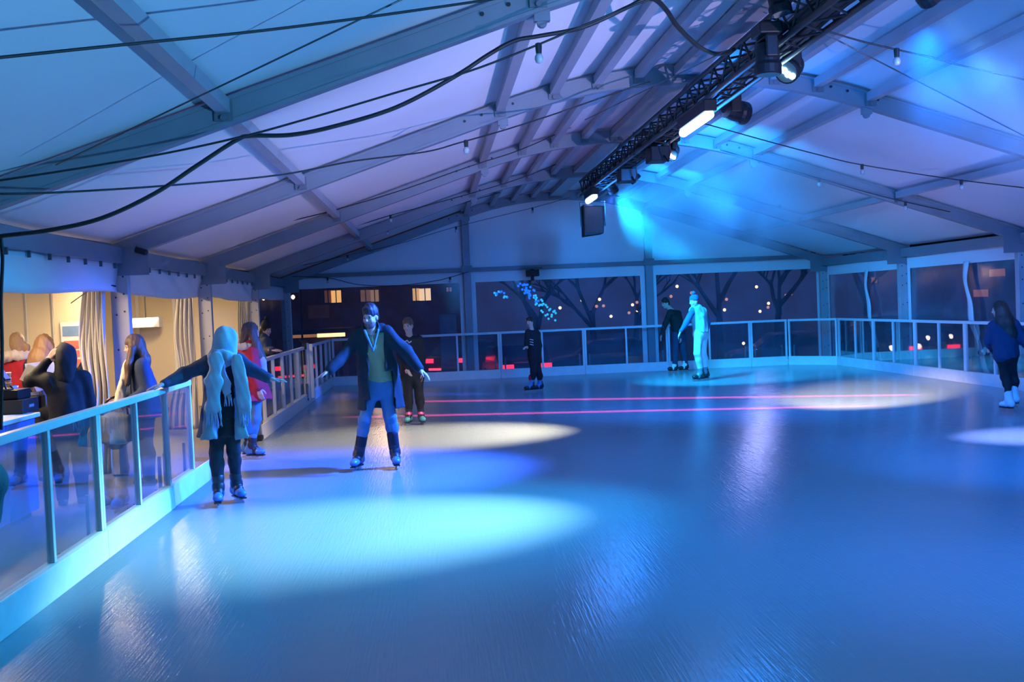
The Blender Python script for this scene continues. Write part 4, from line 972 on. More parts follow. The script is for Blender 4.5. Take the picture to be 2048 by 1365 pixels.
K.trousers(C_black, .018, .10); k = K.jacket('sweatshirt', C_black, .026, .01, low=-.06)
pr = MB()                                        # small pale print on the chest
pc = at(817, 689, Y0-.19)
for (a, b_) in (((-.045, .045), (-.015, .06)), ((-.015, .06), (.012, .02)), ((.012, .02), (.045, .045)), ((-.03, .015), (.03, -.03)), ((.03, -.03), (.05, -.055)), ((-.035, -.01), (-.01, -.03))):
    pr.tube([pc+V(a[0], 0, a[1]), pc+V((a[0]+b_[0])/2, -.012, (a[1]+b_[1])/2), pc+V(b_[0], 0, b_[1])], .009, 5)
pr.build('chest_print', pm('white_print', (.75, .76, .78), .7), k)
K.skates({'L': (-.25, -1, 0), 'R': (.2, -1, 0)}, B_tealtoe, M_black)

# --- far young skater in black ---------------------------------------------------
Y0 = 21.75
J = dict(hd=at(1060, 645, Y0), shL=at(1056, 665, Y0-.08), shR=at(1073, 666, Y0+.06), pe=at(1069, 712, Y0), elL=at(1054, 686, Y0-.14), wrL=at(1054, 694, Y0-.32), elR=at(1079, 692, Y0+.1), wrR=at(1078, 714, Y0),
         hpL=at(1066, 718, Y0-.05), hpR=at(1074, 718, Y0+.05), knL=at(1066, 745, Y0-.08), knR=at(1077, 745, Y0+.02), anL=at(1063, 772, Y0-.05), anR=at(1081, 772, Y0+.05))
J['anL'][2] = J['anR'][2] = .135
K = Fig('person', (J['pe'][0], Y0, 0), 'small person in black standing sideways before the far barrier and red tail lights', J, (-.75, -.66, 0), (-.6, -.8, -.1), .80, 1.5)
K.body('LR', {'L': (V(-.6, -.7, -.2), V(0, .3, -1), V(.7, -.6, 0), .5), 'R': (V(0, -.1, -1), V(-1, 0, 0), V(-.6, -.7, 0), .4)}); K.hair_short(H_dark, top=.010)
K.trousers(C_black, .016, .10); k = K.jacket('sweatshirt', C_black, .026, .01, low=-.08)
pc = at(1062, 684, Y0-.2); pr = MB()
for i in range(3): pr.tube([pc+V(-.02, .02, .05-.05*i), pc+V(.015, -.012, .04-.05*i), pc+V(.045, -.01, .03-.05*i)], .008, 5)
pr.build('chest_print', MATS['white_print'], k)
for a in 'LR':
    S = SDF(); S.cone(J['an'+a]+V(0, 0, .125), J['an'+a]+V(0, 0, .165), .055, .055, .01); K.part('sock', S, .01, C_red, .001, label='red sock top above the skate')
K.skates({'L': (-.95, -.3, 0), 'R': (-.9, -.4, 0)}, B_black, B_blue)

# --- leaning dark skater by the far barrier --------------------------------------
Y0 = 25.45
J = dict(hd=at(1331, 607, Y0-.1), shL=at(1340, 625, Y0-.12), shR=at(1357, 627, Y0+.1), pe=at(1357, 667, Y0), elL=at(1331, 648, Y0-.2), wrL=at(1323, 670, Y0-.25), elR=at(1363, 650, Y0+.05), wrR=at(1361, 674, Y0-.1),
         hpL=at(1352, 672, Y0-.06), hpR=at(1363, 672, Y0+.06), knL=at(1350, 702, Y0-.1), knR=at(1366, 702, Y0+.05), anL=at(1350, 730, Y0-.06), anR=at(1371, 729, Y0+.06))
J['anL'][2] = J['anR'][2] = .155
K = Fig('person', (J['pe'][0], Y0, 0), 'person in dark green top and navy trousers leaning forward by the far barrier', J, (-.85, -.5, 0), (-.85, -.45, -.25), .94, 1.6)
K.body('LR', {'L': (V(-.3, -.2, -1), V(.5, .3, 0), V(-.4, -.8, 0), .5), 'R': (V(0, -.2, -1), V(-.8, .4, 0), V(-.6, -.6, 0), .5)}); K.hair_short(H_dark, top=.014)
K.trousers(C_dkjean, .022, .05); K.jacket('sweater', C_parka, .030, .01, low=-.06); K.skates({'L': (-.95, -.2, 0), 'R': (-.95, -.3, 0)}, B_black, B_white)

# --- skater in pale vest and white trousers --------------------------------------
Y0 = 22.4
J = dict(hd=at(1388, 603, Y0), shL=at(1386, 621, Y0-.13), shR=at(1405, 622, Y0+.12), pe=at(1402, 663, Y0), elL=at(1373, 645, Y0-.22), wrL=at(1361, 664, Y0-.32), elR=at(1416, 644, Y0+.15), wrR=at(1413, 667, Y0+.1),
         hpL=at(1397, 668, Y0-.06), hpR=at(1407, 668, Y0+.07), knL=at(1394, 707, Y0-.14), knR=at(1406, 706, Y0+.10), anL=at(1402, 742, Y0-.05), anR=at(1411, 743, Y0+.10))
J['anL'][2] = J['anR'][2] = .165
K = Fig('person', (J['pe'][0], Y0, 0), 'person in a blue beanie, pale vest and white trousers in the far teal light', J, (-.80, -.6, 0), (-.88, -.4, -.1), 1.0, 1.5)
K.body('LR', {'L': (V(-.5, -.3, -.8), V(.3, .2, -.3), V(-.3, -.9, 0), .7), 'R': (V(-.2, 0, -1), V(-.8, .4, 0), V(-.6, -.6, 0), .5)}); beanie(K, C_blue)
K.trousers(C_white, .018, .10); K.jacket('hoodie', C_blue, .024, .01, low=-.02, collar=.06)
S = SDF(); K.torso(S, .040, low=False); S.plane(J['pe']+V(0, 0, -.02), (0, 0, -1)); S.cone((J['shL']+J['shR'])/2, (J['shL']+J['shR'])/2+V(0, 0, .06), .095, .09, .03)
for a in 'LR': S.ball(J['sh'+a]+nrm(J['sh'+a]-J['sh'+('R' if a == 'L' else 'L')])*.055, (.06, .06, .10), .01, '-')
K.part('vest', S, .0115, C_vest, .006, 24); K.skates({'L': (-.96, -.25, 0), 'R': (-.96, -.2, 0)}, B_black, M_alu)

# --- long-haired skater at the right edge, seen from behind ----------------------
Y0 = 14.46
J = dict(hd=at(1998, 620, Y0+.06), shL=at(1988, 654, Y0+.02), shR=at(2028, 650, Y0), pe=at(2011, 708, Y0), elL=at(1979, 683, Y0+.10), wrL=at(1985, 700, Y0+.30), elR=at(2043, 674, Y0-.05), wrR=at(2062, 700, Y0-.10),
         hpL=at(2005, 714, Y0), hpR=at(2020, 714, Y0), knL=at(2010, 754, Y0+.06), knR=at(2025, 752, Y0+.10), anL=at(2019, 800, Y0-.10), anR=at(2030, 798, Y0+.05))
J['anL'][2] = .155; J['anR'][2] = .20
K = Fig('person', (J['pe'][0], Y0, 0), 'long-haired person in blue sweater and white skates at the right photo edge', J, (-.35, .94, 0), (-.75, .65, -.1), .86)
K.body('LR', {'L': (V(-.2, 1, -.2), V(.8, 0, -.3), V(0, .2, 1), .5), 'R': (V(.7, -.1, -.7), V(-.5, .2, -.7), V(.2, 1, 0), .4)})
hb = J['hd']; K.hair_long(H_dark, [([hb+V(.02, -.06, .02), hb+V(.06, -.11, -.16), hb+V(.11, -.12, -.32), hb+V(.14, -.11, -.44)], (.085, .095, .085, .05)), ([hb+V(-.03, -.05, 0), hb+V(-.03, -.09, -.16), hb+V(.02, -.12, -.30)], (.06, .07, .05))])
K.trousers(C_black, .012, .12); K.jacket('sweater', cloth('ink_blue', (.012, .042, .11)), .040, .01, low=-.11, noise=.006); K.skates({'L': (-.25, .95, 0), 'R': (.0, 1, 0)}, B_white, B_white, sh=1.5)

# --- girl in the red coat at the entrance gap ------------------------------------
Y0 = 13.5
J = dict(hd=at(502, 666, Y0), shL=at(489, 703, Y0+.13), shR=at(510, 704, Y0-.13), pe=at(507, 778, Y0), elL=at(497, 745, Y0+.22), wrL=at(519, 766, Y0+.20), elR=at(509, 745, Y0-.22), wrR=at(517, 777, Y0-.22),
         hpL=at(503, 786, Y0+.08), hpR=at(510, 786, Y0-.06), knL=at(503, 842, Y0+.10), knR=at(512, 838, Y0-.10), anL=at(494, 890, Y0+.12), anR=at(502, 893, Y0-.06))
J['anL'][2] = J['anR'][2] = .155
G = Fig('person', (J['pe'][0], Y0, 0), 'person in a red coat with long brown hair at the rink entrance gap', J, (.9, -.42, 0), (.93, -.3, -.12), .92)
G.body('LR', {'L': (V(.6, 0, -.8), V(0, -1, 0), V(1, 0, .3), .5), 'R': (V(.25, -.1, -1), V(.2, 1, 0), V(1, -.2, .2), .5)})
hb = J['hd']; G.hair_long(H_brown, [([hb+V(-.05, 0, .02), hb+V(-.09, .02, -.14), hb+V(-.09, .02, -.20)], (.08, .085, .05)), ([hb+V(.03, -.08, .0), hb+V(.085, -.11, -.16), hb+V(.13, -.13, -.30), hb+V(.15, -.13, -.42)], (.06, .065, .06, .03))])
S = SDF(); S.cone(hb+V(.05, -.11, -.20), hb+V(.13, -.16, -.36), .05, .055, .03, flat=(V(0, 1, 0), .5)); S.cone(hb+V(.13, -.16, -.36), hb+V(.155, -.16, -.52), .055, .045, .03, flat=(V(0, 1, 0), .5)); G.part('scarf', S, .009, C_lilac, .004, 30, 'lilac scarf end hanging down the coat front')
hz = at(515, 800, Y0)[2]; coat_open(G, C_red, .036, hz, .180, .255, None, name='coat', noise=.006, fl=.8)
S = SDF(); sm = (J['shL']+J['shR'])/2
for i in range(8):
    e = lambda t: sm+V(-.02+.10*math.cos(t), .105*math.sin(t), .065)
    S.cone(e(i*math.pi/4), e((i+1)*math.pi/4), .038, .038, .02)
G.part('fur_collar', S, .010, C_fur, .006, 60)
G.trousers(C_jean, .012, .14); G.skates({'L': (.95, -.25, 0), 'R': (.93, -.35, 0)}, B_blue)

# --- person in a bobble hat leaning on the outside of the barrier ----------------
Y0 = 18.9
hr_ = atx(548, 707, -2.56)
J = dict(hd=at(532, 660, Y0), shL=at(521, 682, Y0+.10), shR=at(534, 684, Y0-.14), pe=at(523, 735, Y0+.05), elL=at(524, 704, Y0+.2), wrL=hr_+V(-.05, .25, .05), elR=at(537, 703, Y0-.25), wrR=hr_+V(-.04, -.02, .05),
         hpL=at(520, 742, Y0+.08), hpR=at(527, 742, Y0-.06), knL=at(519, 775, Y0+.08), knR=at(527, 775, Y0-.06), anL=at(519, 805, Y0+.08), anR=at(527, 805, Y0-.06))
J['anL'][2] = J['anR'][2] = .09
K = Fig('person', (J['pe'][0], Y0, 0), 'person in dark clothes and black bobble hat leaning on the barrier beyond the red coat', J, (.75, -.65, 0), (.8, -.6, -.15), .92, 1.4)
K.body('LR', {'L': (V(1, 0, -.1), V(0, 0, -1), V(0, -1, 0), .3), 'R': (V(1, 0, -.1), V(0, 0, -1), V(0, 1, 0), .3)}); beanie(K, C_black, True, .03)
K.hair_long(H_dark, [([J['hd']+V(-.05, .02, -.02), J['hd']+V(-.09, .03, -.16)], (.07, .06))]); K.trousers(C_black, .018, .0); K.jacket('jacket', C_dkjean, .036, .01, low=-.08, collar=.07)
S = SDF()
for a in 'LR': S.cone(J['an'+a]+V(-.03, .02, -.045), J['an'+a]+V(.12, -.10, -.055), .045, .035, .02); S.cone(J['an'+a], J['an'+a]+V(0, 0, -.04), .05, .05, .02)
S.plane((0, 0, .002), (0, 0, -1)); K.part('shoe', S, .010, B_black, 0)

# --- visitors in the side tent ---------------------------------------------------
def shoes(K, d):
    for a in 'LR':
        S = SDF(); n = K.J['an'+a]; S.cone(n+V(0, 0, -.05)-V(*d)*.03, n+V(*d)*.13+V(0, 0, -.06), .042, .034, .02); S.cone(n, n+V(0, 0, -.05), .045, .045, .02); S.plane((0, 0, .002), (0, 0, -1)); K.part('shoe', S, .010, B_black, 0)
def stand(x, y, h, f, hf, name_label, arms, res=1.3, lean=0, hp=.09):
    """upright figure of height h; arms: {side: (elbow offset, wrist offset)} from the shoulder, offsets in body axes (side, forward, up)"""
    s = h/1.75; f = nrm(V(*f, 0)); sd = V(f[1], -f[0], 0)      # sd = the figure's right
    P = lambda a, b, c: V(x, y, 0)+sd*a*s+f*b*s+V(0, 0, c*s)
    J = dict(hd=P(0, .03+lean*1.5, 1.625), shL=P(-.175, lean, 1.40), shR=P(.175, lean, 1.40), pe=P(0, 0, .98), hpL=P(-hp, 0, .90), hpR=P(hp, 0, .90), knL=P(-hp-.01, .03, .49), knR=P(hp+.01, .03, .49), anL=P(-hp-.01, 0, .09), anR=P(hp+.01, 0, .09))
    for a in 'LR':
        e, w_ = arms[a]; J['el'+a] = J['sh'+a]+sd*e[0]*s+f*e[1]*s+V(0, 0, e[2]*s); J['wr'+a] = J['sh'+a]+sd*w_[0]*s+f*w_[1]*s+V(0, 0, w_[2]*s)
    return Fig('person', (x, y, 0), name_label, J, f, hf, s, res)
def hd_(K, a, curl=.5):
    d = nrm(K.J['wr'+a]-K.J['el'+a]); sd = np.cross(K.f, V(0, 0, 1)); pn = sd*(1 if a == 'L' else -1)
    return (d, pn-d*(pn@d), K.f-d*(K.f@d)+V(0, 0, .01), curl)
down = {'L': ((-.05, -.02, -.28), (-.04, .08, -.52)), 'R': ((.05, -.02, -.28), (.04, .08, -.52))}
# hands on the hood
p = at(147, 800, 10.75)
K = stand(p[0]-.06, 10.75, 1.53, (-.35, .93), (-.5, .85, -.35), 'person in a dark hooded jacket holding a hand on the head at the bar', {'L': ((-.20, .03, .02), (.02, -.03, .21)), 'R': ((.05, -.02, -.28), (.06, .10, -.50))}, lean=.05)
K.J['wrL'] = K.J['hd']+V(-.125, -.085, -.01); K.J['elL'] = K.J['hd']+V(-.30, -.06, -.20)
K.body('LR', {'L': (V(.60, -.05, .80), V(.50, .85, -.15), V(.55, -.25, -.60), .45), 'R': hd_(K, 'R')}); K.trousers(C_black, .02, .0); K.jacket('jacket', C_black, .030, .0, low=-.14, noise=.006, width=.8); shoes(K, (-.3, .9, 0))
S = SDF(); c = K.J['hd']; A = [K.hs, K.hf, K.hu]; S.ball(c+K.hu*.02-K.hf*.02, (.105, .118, .13), .02, axes=A); S.cone(c-K.hu*.06-K.hf*.04, (K.J['shL']+K.J['shR'])/2, .09, .11, .04); S.ball(c+K.hf*.12, (.07, .07, .10), .01, '-', axes=A)
K.part('hood', S, .011, C_black, .004, 30)
b = MB()
for i in range(2): b.obox(K.J['pe']+V(-.03+.06*i, -.23, .0), (.03, .01, .02))
b.build('buckle', M_alu, K.t)
# long haired visitor by the tent leg
p = at(288, 760, 11.8)
K = stand(p[0], 11.8, 1.60, (-.75, -.3), (-.9, -.3, -.15), 'long-haired person in a navy coat carrying a grey bag behind the barrier', {'L': ((-.05, -.05, -.28), (-.03, .18, -.42)), 'R': ((.05, .02, -.28), (.0, .25, -.40))}, lean=.04)
K.body('LR', {a: hd_(K, a) for a in 'LR'}); K.trousers(C_black, .02, .0); coat_open(K, C_dkjean, .036, .72, .17, .21, None); shoes(K, (-.9, -.3, 0))
hb = K.J['hd']; K.hair_long(H_brown, [([hb+V(.04, 0, 0), hb+V(.10, .0, -.16), hb+V(.10, -.02, -.30)], (.09, .09, .05)), ([hb+V(.0, -.09, -.03), hb+V(-.03, -.13, -.20), hb+V(-.05, -.15, -.38)], (.05, .055, .04))])
S = SDF(); sm = (K.J['shL']+K.J['shR'])/2; S.cone(sm+V(-.10, -.04, .03), sm+V(-.17, -.08, -.20), .05, .045, .02); S.cone(sm+V(-.17, -.08, -.20), sm+V(-.20, -.10, -.36), .045, .05, .02); K.part('fur_trim', S, .010, C_fur, .006, 55)
# bag hanging from the arm
bp_ = K.J['wrR']+V(-.02, -.05, -.30)
t = thing('shoulder_bag', bp_, 'grey canvas bag hanging from the arm of the navy-coated person', 'bag')
S = SDF(); S.box(bp_, (.17, .07, .15), r=.04); S.cone(bp_+V(0, 0, .1), bp_+V(0, 0, -.1), .10, .13, .05, flat=(V(0, 1, 0), .6)); sdf_obj('bag_body', [(S, .011, .004, 20)], C_greybag, t)
MB().tube(smooth_path([bp_+V(-.13, 0, .12), bp_+V(-.09, 0, .28), bp_+V(.02, .04, .34), bp_+V(.12, 0, .25), bp_+V(.14, 0, .12)]), .012, 6).build('strap', C_black, t, smooth=True)
# two people at the back of the bar
p = at(34, 760, 13.5)
K = stand(p[0], 13.5, 1.66, (.5, .8), (-.3, .9, -.2), 'fair-haired person in a red jacket with cream fur hood at the bar', down)
K.body('LR', {a: hd_(K, a) for a in 'LR'}); K.trousers(C_black, .02, .0); K.jacket('jacket', C_red, .045, .0, low=-.12, noise=.006); shoes(K, (.4, .8, 0)); hb = K.J['hd']
K.hair_long(H_fair, [([hb+V(.02, -.03, .02), hb+V(.05, -.07, -.14)], (.075, .05)), ([hb+V(.07, -.03, .03), hb+V(.12, -.03, -.05), hb+V(.13, -.04, -.18)], (.035, .045, .02))])
S = SDF(); sm = (K.J['shL']+K.J['shR'])/2
for i in range(9):
    e = lambda t_: sm+V(.06+.17*math.cos(t_), -.05+.12*math.sin(t_), .03-.05*math.sin(t_))
    S.cone(e(i*.6-2.8), e(i*.6-2.2), .055, .055, .02)
K.part('fur_hood', S, .012, C_fur, .009, 50)
p = at(92, 760, 12.5)
K = stand(p[0], 12.5, 1.63, (.1, .95), (.3, .9, -.1), 'person with long wavy brown hair seen from behind at the bar', {'L': ((-.10, .12, -.22), (-.0, .28, -.20)), 'R': ((.16, .12, -.16), (.18, .34, -.02))})
K.body('LR', {a: hd_(K, a) for a in 'LR'}); K.trousers(C_black, .02, .0); K.jacket('jacket', C_black, .040, .0, low=-.12, noise=.005); shoes(K, (.1, .9, 0)); hb = K.J['hd']
K.hair_long(H_auburn, [([hb+V(0, -.06, .02), hb+V(-.02, -.12, -.14), hb+V(-.05, -.14, -.34), hb+V(-.06, -.13, -.46)], (.09, .13, .14, .07)), ([hb+V(.07, -.05, .0), hb+V(.09, -.1, -.16), hb+V(.08, -.12, -.34)], (.05, .07, .05))], cover=.02)
# person mostly outside the left edge of the photo
K = stand(-2.185, 4.60, 1.66, (.05, 1), (0, 1, -.05), 'person in a puffer jacket, teal light in its colour, at the left edge', {'L': ((-.06, -.02, -.28), (-.05, .05, -.52)), 'R': ((.185, -.06, -.22), (.10, .08, -.42))}, res=1.1)
K.J['anL'][2] = K.J['anR'][2] = .15
K.body('LR', {a: hd_(K, a) for a in 'LR'}); K.trousers(C_black, .014, .10); K.jacket('puffer_jacket', C_teal_lit, .040, .0, low=-.12, noise=.007, collar=.07); K.hair_short(H_brown); K.skates({'L': (0, 1, 0), 'R': (.1, 1, 0)}, B_black)
# ------------------------------------------------------------------ bar counter and what stands on it
M_ctop = pm('pale_counter_top', (.50, .58, .66), .3); M_cfront = pm('blue_counter_front', (.03, .12, .42), .4); M_screen = glow('dim_screen', (.08, .12, .30), .6); M_card = pm('cream_card', (.82, .76, .62), .6); M_cup = pm('tan_paper_cup', (.62, .42, .22), .6); M_box = pm('cardboard', (.45, .29, .15), .7)
cx0, cx1, cy0, cy1, cz = -4.40, -3.72, 8.2, 10.25, .95
t = thing('bar_counter', ((cx0+cx1)/2, (cy0+cy1)/2, 0), 'blue fronted bar counter with a pale top beyond the barrier', 'counter')
MB().box((cx0, cy0, cz-.04), (cx1+.04, cy1+.04, cz)).build('worktop', M_ctop, t, bevel=.008)
for k in range(3):
    a = cy0+k*(cy1-cy0)/3; MB().box((cx1-.03, a+.004, .06), (cx1, a+(cy1-cy0)/3-.004, cz-.045)).build('front_panel', M_cfront, t, bevel=.004)
MB().box((cx0+.03, cy1-.03, .06), (cx1-.03, cy1, cz-.045)).build('end_panel', M_cfront, t); MB().box((cx0+.05, cy0, 0), (cx1-.06, cy1-.05, .06)).build('plinth', M_black, t)
MB().box((cx0, cy0, .06), (cx0+.03, cy1-.03, cz-.045)).build('back_panel', M_cfront, t)
p = at(26, 805, 9.15); q = V(-3.98, p[1], cz)
def onc(px_, X=-3.95):   # a spot on the counter top seen at image column px_
    a = atx(px_, 810, X); return V(X, a[1], cz)
q = onc(24)
t = thing('till', q, 'boxy black till with drawer on the bar counter', 'till')
MB().box(q+V(-.19, -.20, 0), q+V(.17, .20, .13)).build('cash_drawer', M_black, t, bevel=.008); MB().box(q+V(-.16, -.16, .13), q+V(.12, .16, .22)).build('body', M_fix, t, bevel=.01)
MB().box(q+V(.171, -.06, .05), q+V(.178, .06, .075)).build('handle', M_alu, t)
for (px_, X, lab, dz) in ((12, -3.95, 'tilted tablet screen on a stand at the left end of the counter', .24), (45, -3.92, 'tilted tablet screen with a bluish display beside the till', .20)):
    q = onc(px_, X) + V(0, 0, .22 if px_ == 12 else 0)
    if px_ == 12: q = q+V(0, .02, 0)
    t = thing('tablet_stand', q, lab, 'tablet')
    b = MB(); b.box(q+V(-.05, -.05, 0), q+V(.05, .05, .012)); b.tube([q+V(0, 0, .01), q+V(-.02, 0, .10)], .012, 8); b.build('stand', M_black, t)
    ax = nrm(V(-.55, 0, .85)); n_ = nrm(V(.85, 0, .55)); R_ = np.stack([ax, V(0, 1, 0), n_], 1); c_ = q+V(-.03, 0, .17)
    MB().obox(c_, (.19, .13, .014), R_).build('tablet_case', M_fix, t, bevel=.004); MB().obox(c_+n_*.0085, (.165, .11, .002), R_).build('screen', M_screen, t)
q = onc(70, -3.9)
t = thing('printer', q, 'small dark receipt printer beside the till', 'printer'); MB().box(q+V(-.08, -.07, 0), q+V(.08, .07, .13)).build('body', M_fix, t, bevel=.015); MB().box(q+V(-.02, -.04, .13), q+V(.03, .04, .16)).build('receipt', M_white, t)
for i, (px_, X, n_, lab) in enumerate(((17, -4.22, 6, 'tall stack of tan paper cups at the left of the counter'), (30, -4.24, 3, 'short stack of tan paper cups behind the till'), (40, -4.26, 2, 'low stack of tan paper cups next to the tablet'))):
    q = onc(px_, X); t = thing('cup_stack', q, lab, 'cups', 'paper cups on the bar')
    for k in range(n_):
        b = MB(); b.lathe(q+V(0, 0, .05*k), [(.027, 0), (.040, .095), (.043, .10), (.040, .104), (.036, .098)], 14); b.build('paper_cup', M_cup if i != 1 else M_card, t, smooth=True)
q = onc(50, -4.25)
t = thing('snack_box', q, 'open cardboard box of snacks on the counter', 'box')
b = MB(); b.box(q+V(-.1, -.12, 0), q+V(.1, .12, .10)); b.build('box', M_box, t)
for k in range(4): MB().lathe(q+V(-.06+.04*k, -.06+.045*(k % 3), .10), [(.02, 0), (.026, .03), (.015, .06)], 8).build('snack_packet', [M_card, C_red, M_cup, C_lilac][k], t)
# cream menu cards fanned on a slanted post
q = onc(95, -3.88)
t = thing('menu_stand', q, 'fan of cream menu cards on a slanted post at the counter', 'menu stand')
MB().tube([q, q+V(-.03, -.10, .27)], .028, 10).build('post', M_alu, t); MB().box(q+V(-.07, -.07, 0), q+V(.07, .07, .015)).build('foot', M_alu, t)
for k, (a, dy, dz, s_) in enumerate(((-.5, -.17, .31, .9), (.1, -.06, .35, 1.0), (.75, .07, .37, .8), (.35, -.02, .26, .9))):
    n_ = nrm(V(.40, -.9, .15)); u_ = nrm(np.cross(V(0, 0, 1), n_)); w_ = np.cross(n_, u_); u2 = u_*math.cos(a)+w_*math.sin(a); w2 = -u_*math.sin(a)+w_*math.cos(a)
    MB().obox(q+V(-.03+.012*k, dy-.05, dz), (.24*s_, .19*s_, .006), np.stack([u2, w2, n_], 1)).build('menu_card', M_card, t)
# back bar shelf with a machine
p = at(118, 790, 14.9)
t = thing('back_bar_table', (p[0], 14.9, 0), 'pale back bar table behind the customers', 'table')
MB().box((p[0]-.55, 14.55, .80), (p[0]+.5, 15.25, .84)).build('table_top', M_card, t)
for sx in (-.5, .45):
    for sy in (14.6, 15.2): MB().box((p[0]+sx-.02, sy-.02, 0), (p[0]+sx+.02, sy+.02, .80)).build('leg', M_alu, t)
q = V(p[0]-.02, 14.85, .84)
t = thing('coffee_machine', q, 'metal drinks machine with lit buttons on the back bar table', 'machine')
MB().box(q+V(-.22, -.2, 0), q+V(.24, .2, .05)).build('drip_tray', M_black, t); MB().box(q+V(-.22, .02, .05), q+V(.24, .2, .42)).build('body', M_alu, t, bevel=.012); MB().box(q+V(-.22, -.18, .34), q+V(.24, .02, .46)).build('hood', M_alu, t, bevel=.012)
for k, c_ in enumerate((('green_button', (.3, 1, .4)), ('red_button', (1, .25, .1)), ('amber_button', (1, .6, .1)))): MB().lathe(q+V(.04+.06*k, -.181, .40), [(.014, 0), (.012, .008)], 8, (0, -1, 0)).build('button', glow(c_[0], c_[1], 8), t)
for k in range(2): MB().tube([q+V(-.1+.18*k, -.1, .34), q+V(-.1+.18*k, -.1, .26)], .018, 8).build('spout', M_black, t)
# notice on the partition post
p = at(146, 700, 15.9); X = p[0]
t = thing('notice_board', p, 'tall pale notice with blue and red blocks on the partition', 'sign')
MB().box(p+V(-.16, 0, -.36), p+V(.16, .015, .40)).build('board', M_white, t)
MB().box(p+V(-.13, -.006, .20), p+V(.13, -.001, .34)).build('blue_block', pm('print_blue', (.16, .28, .55), .6), t)
for z0, z1 in ((.02, .13), (-.10, -.01), (-.32, -.14)): MB().box(p+V(-.12, -.006, z0), p+V(.12, -.001, z1)).build('red_block', pm('print_red', (.72, .18, .14), .6), t)
MB().box((p[0]-.25, p[1]+.02, 0), (p[0]+.25, p[1]+.06, 2.5)).build('backing_panel', M_cream, t)
# bright light box at the far end of the side tent
p = at(288, 646, 21.4)
t = thing('light_box', p, 'bright white light box on the cream wall behind the navy-coated person', 'lamp')
MB().box(p+V(-.36, .02, -.09), p+V(.28, .30, .10)).build('housing', M_white, t)
b = MB(); b.add([p+V(-.34, .0, -.07), p+V(.15, .0, -.07), p+V(.27, .0, .09), p+V(-.34, .0, .07), p+V(-.34, .019, -.07), p+V(.15, .019, -.07), p+V(.27, .019, .09), p+V(-.34, .019, .07)], [(0,1,2,3), (7,6,5,4), (0,4,5,1), (1,5,6,2), (2,6,7,3), (3,7,4,0)]); b.build('diffuser', glow('bright_panel', (1, .93, .78), 5), t)
MB().tube([p+V(0, .15, .1), p+V(0, .15, .95)], .012, 6).build('hanger', M_alu, t)

# ------------------------------------------------------------------ outside, beyond the clear walls
ZG = -1.0
M_brick = pm('dark_brick', (.085, .062, .060), .8, bump=.3, bscale=30, var=.25, vscale=3)
def rect(px0, py0, px1, py1, Y): a, b_ = at(px0, py1, Y), at(px1, py0, Y); return a[0], a[2], b_[0], b_[2]
YF = 46.0
t = thing('building', (-6, YF, ZG), 'dark brick building with a few warm lit windows beyond the gable wall', 'building')
xa, xb = at(470, 600, YF)[0], at(930, 600, YF)[0]
MB().box((xa, YF, ZG), (xb, YF+8, 7)).build('wall', M_brick, t)
b = MB(); b.prism([(xa-.4, 7), (xb+.4, 7), ((xa+xb)/2+2, 9.5), ((xa+xb)/2-2, 9.5)], YF-.4, YF+8.4); b.build('roof', M_black, t)
for (r_, c_, s_) in (((650, 581, 663, 606), (.55, .25, .12), .10), ((663, 581, 682, 606), (1, .50, .14), 1.1), ((722, 580, 741, 604), (.6, .35, .2), .16), ((742, 580, 757, 604), (.8, .5, .3), .3), ((826, 577, 838, 602), (1, .55, .22), .8), ((839, 577, 861, 602), (1, .66, .36), 1.2), ((893, 575, 903, 584), (.9, .4, .3), .12)):
    x0_, z0_, x1_, z1_ = rect(*r_, YF); f = MB(); f.box((x0_-.06, YF-.06, z0_-.06), (x1_+.06, YF+.02, z1_+.06)); fo = f.build('window', M_black, t)
    MB().box((x0_, YF-.075, z0_), (x1_, YF-.062, z1_)).build('pane', glow('lit_pane_%d' % (s_*100), c_, s_), fo)
    MB().box(((x0_+x1_)/2-.02, YF-.10, z0_), ((x0_+x1_)/2+.02, YF-.076, z1_)).build('glazing_bar', M_black, fo)
x0_, z0_, x1_, z1_ = rect(617, 610, 658, 638, YF); MB().box((x0_, YF-.05, z0_), (x1_, YF+.02, z1_)).build('wall_panel', pm('tan_panel', (.22, .16, .11), .8), t)
YK = 36.0
xk0, xk1 = at(575, 672, YK)[0], at(692, 668, YK)[0]; zk = at(640, 671, YK)[2]
t = thing('kiosk', ((xk0+xk1)/2, YK, ZG), 'low dark kiosk with a glowing amber strip under its roof edge', 'kiosk')
MB().box((xk0, YK, ZG), (xk1-.15, YK+2.5, zk-.08)).build('wall', pm('dark_timber', (.06, .045, .04), .7, bump=.3), t); MB().box((xk0-.2, YK-.4, zk+.06), (xk1+.1, YK+2.7, zk+.2)).build('roof', M_black, t)
MB().box((xk0+.1, YK-.42, zk-.05), (xk1-.9, YK-.36, zk+.05)).build('dim_strip', glow('amber_dim', (1, .42, .12), .35), t); MB().box((xk1-.9, YK-.42, zk-.06), (xk1, YK-.36, zk+.06)).build('light_strip', glow('amber_strip', (1, .60, .22), 3), t)
x0_, z0_, x1_, z1_ = rect(880, 628, 912, 680, 31)
t = thing('utility_cabinet', ((x0_+x1_)/2, 31, ZG), 'pale grey street cabinet left of the first gable post', 'cabinet'); MB().box((x0_, 31, ZG), (x1_, 31.5, z1_)).build('body', pm('grey_cabinet', (.30, .31, .35), .6), t, bevel=.03); MB().box((x0_+.05, 30.985, z0_), (x1_-.05, 30.999, z1_-.08)).build('door', pm('grey_cabinet_door', (.34, .35, .40), .6), t)
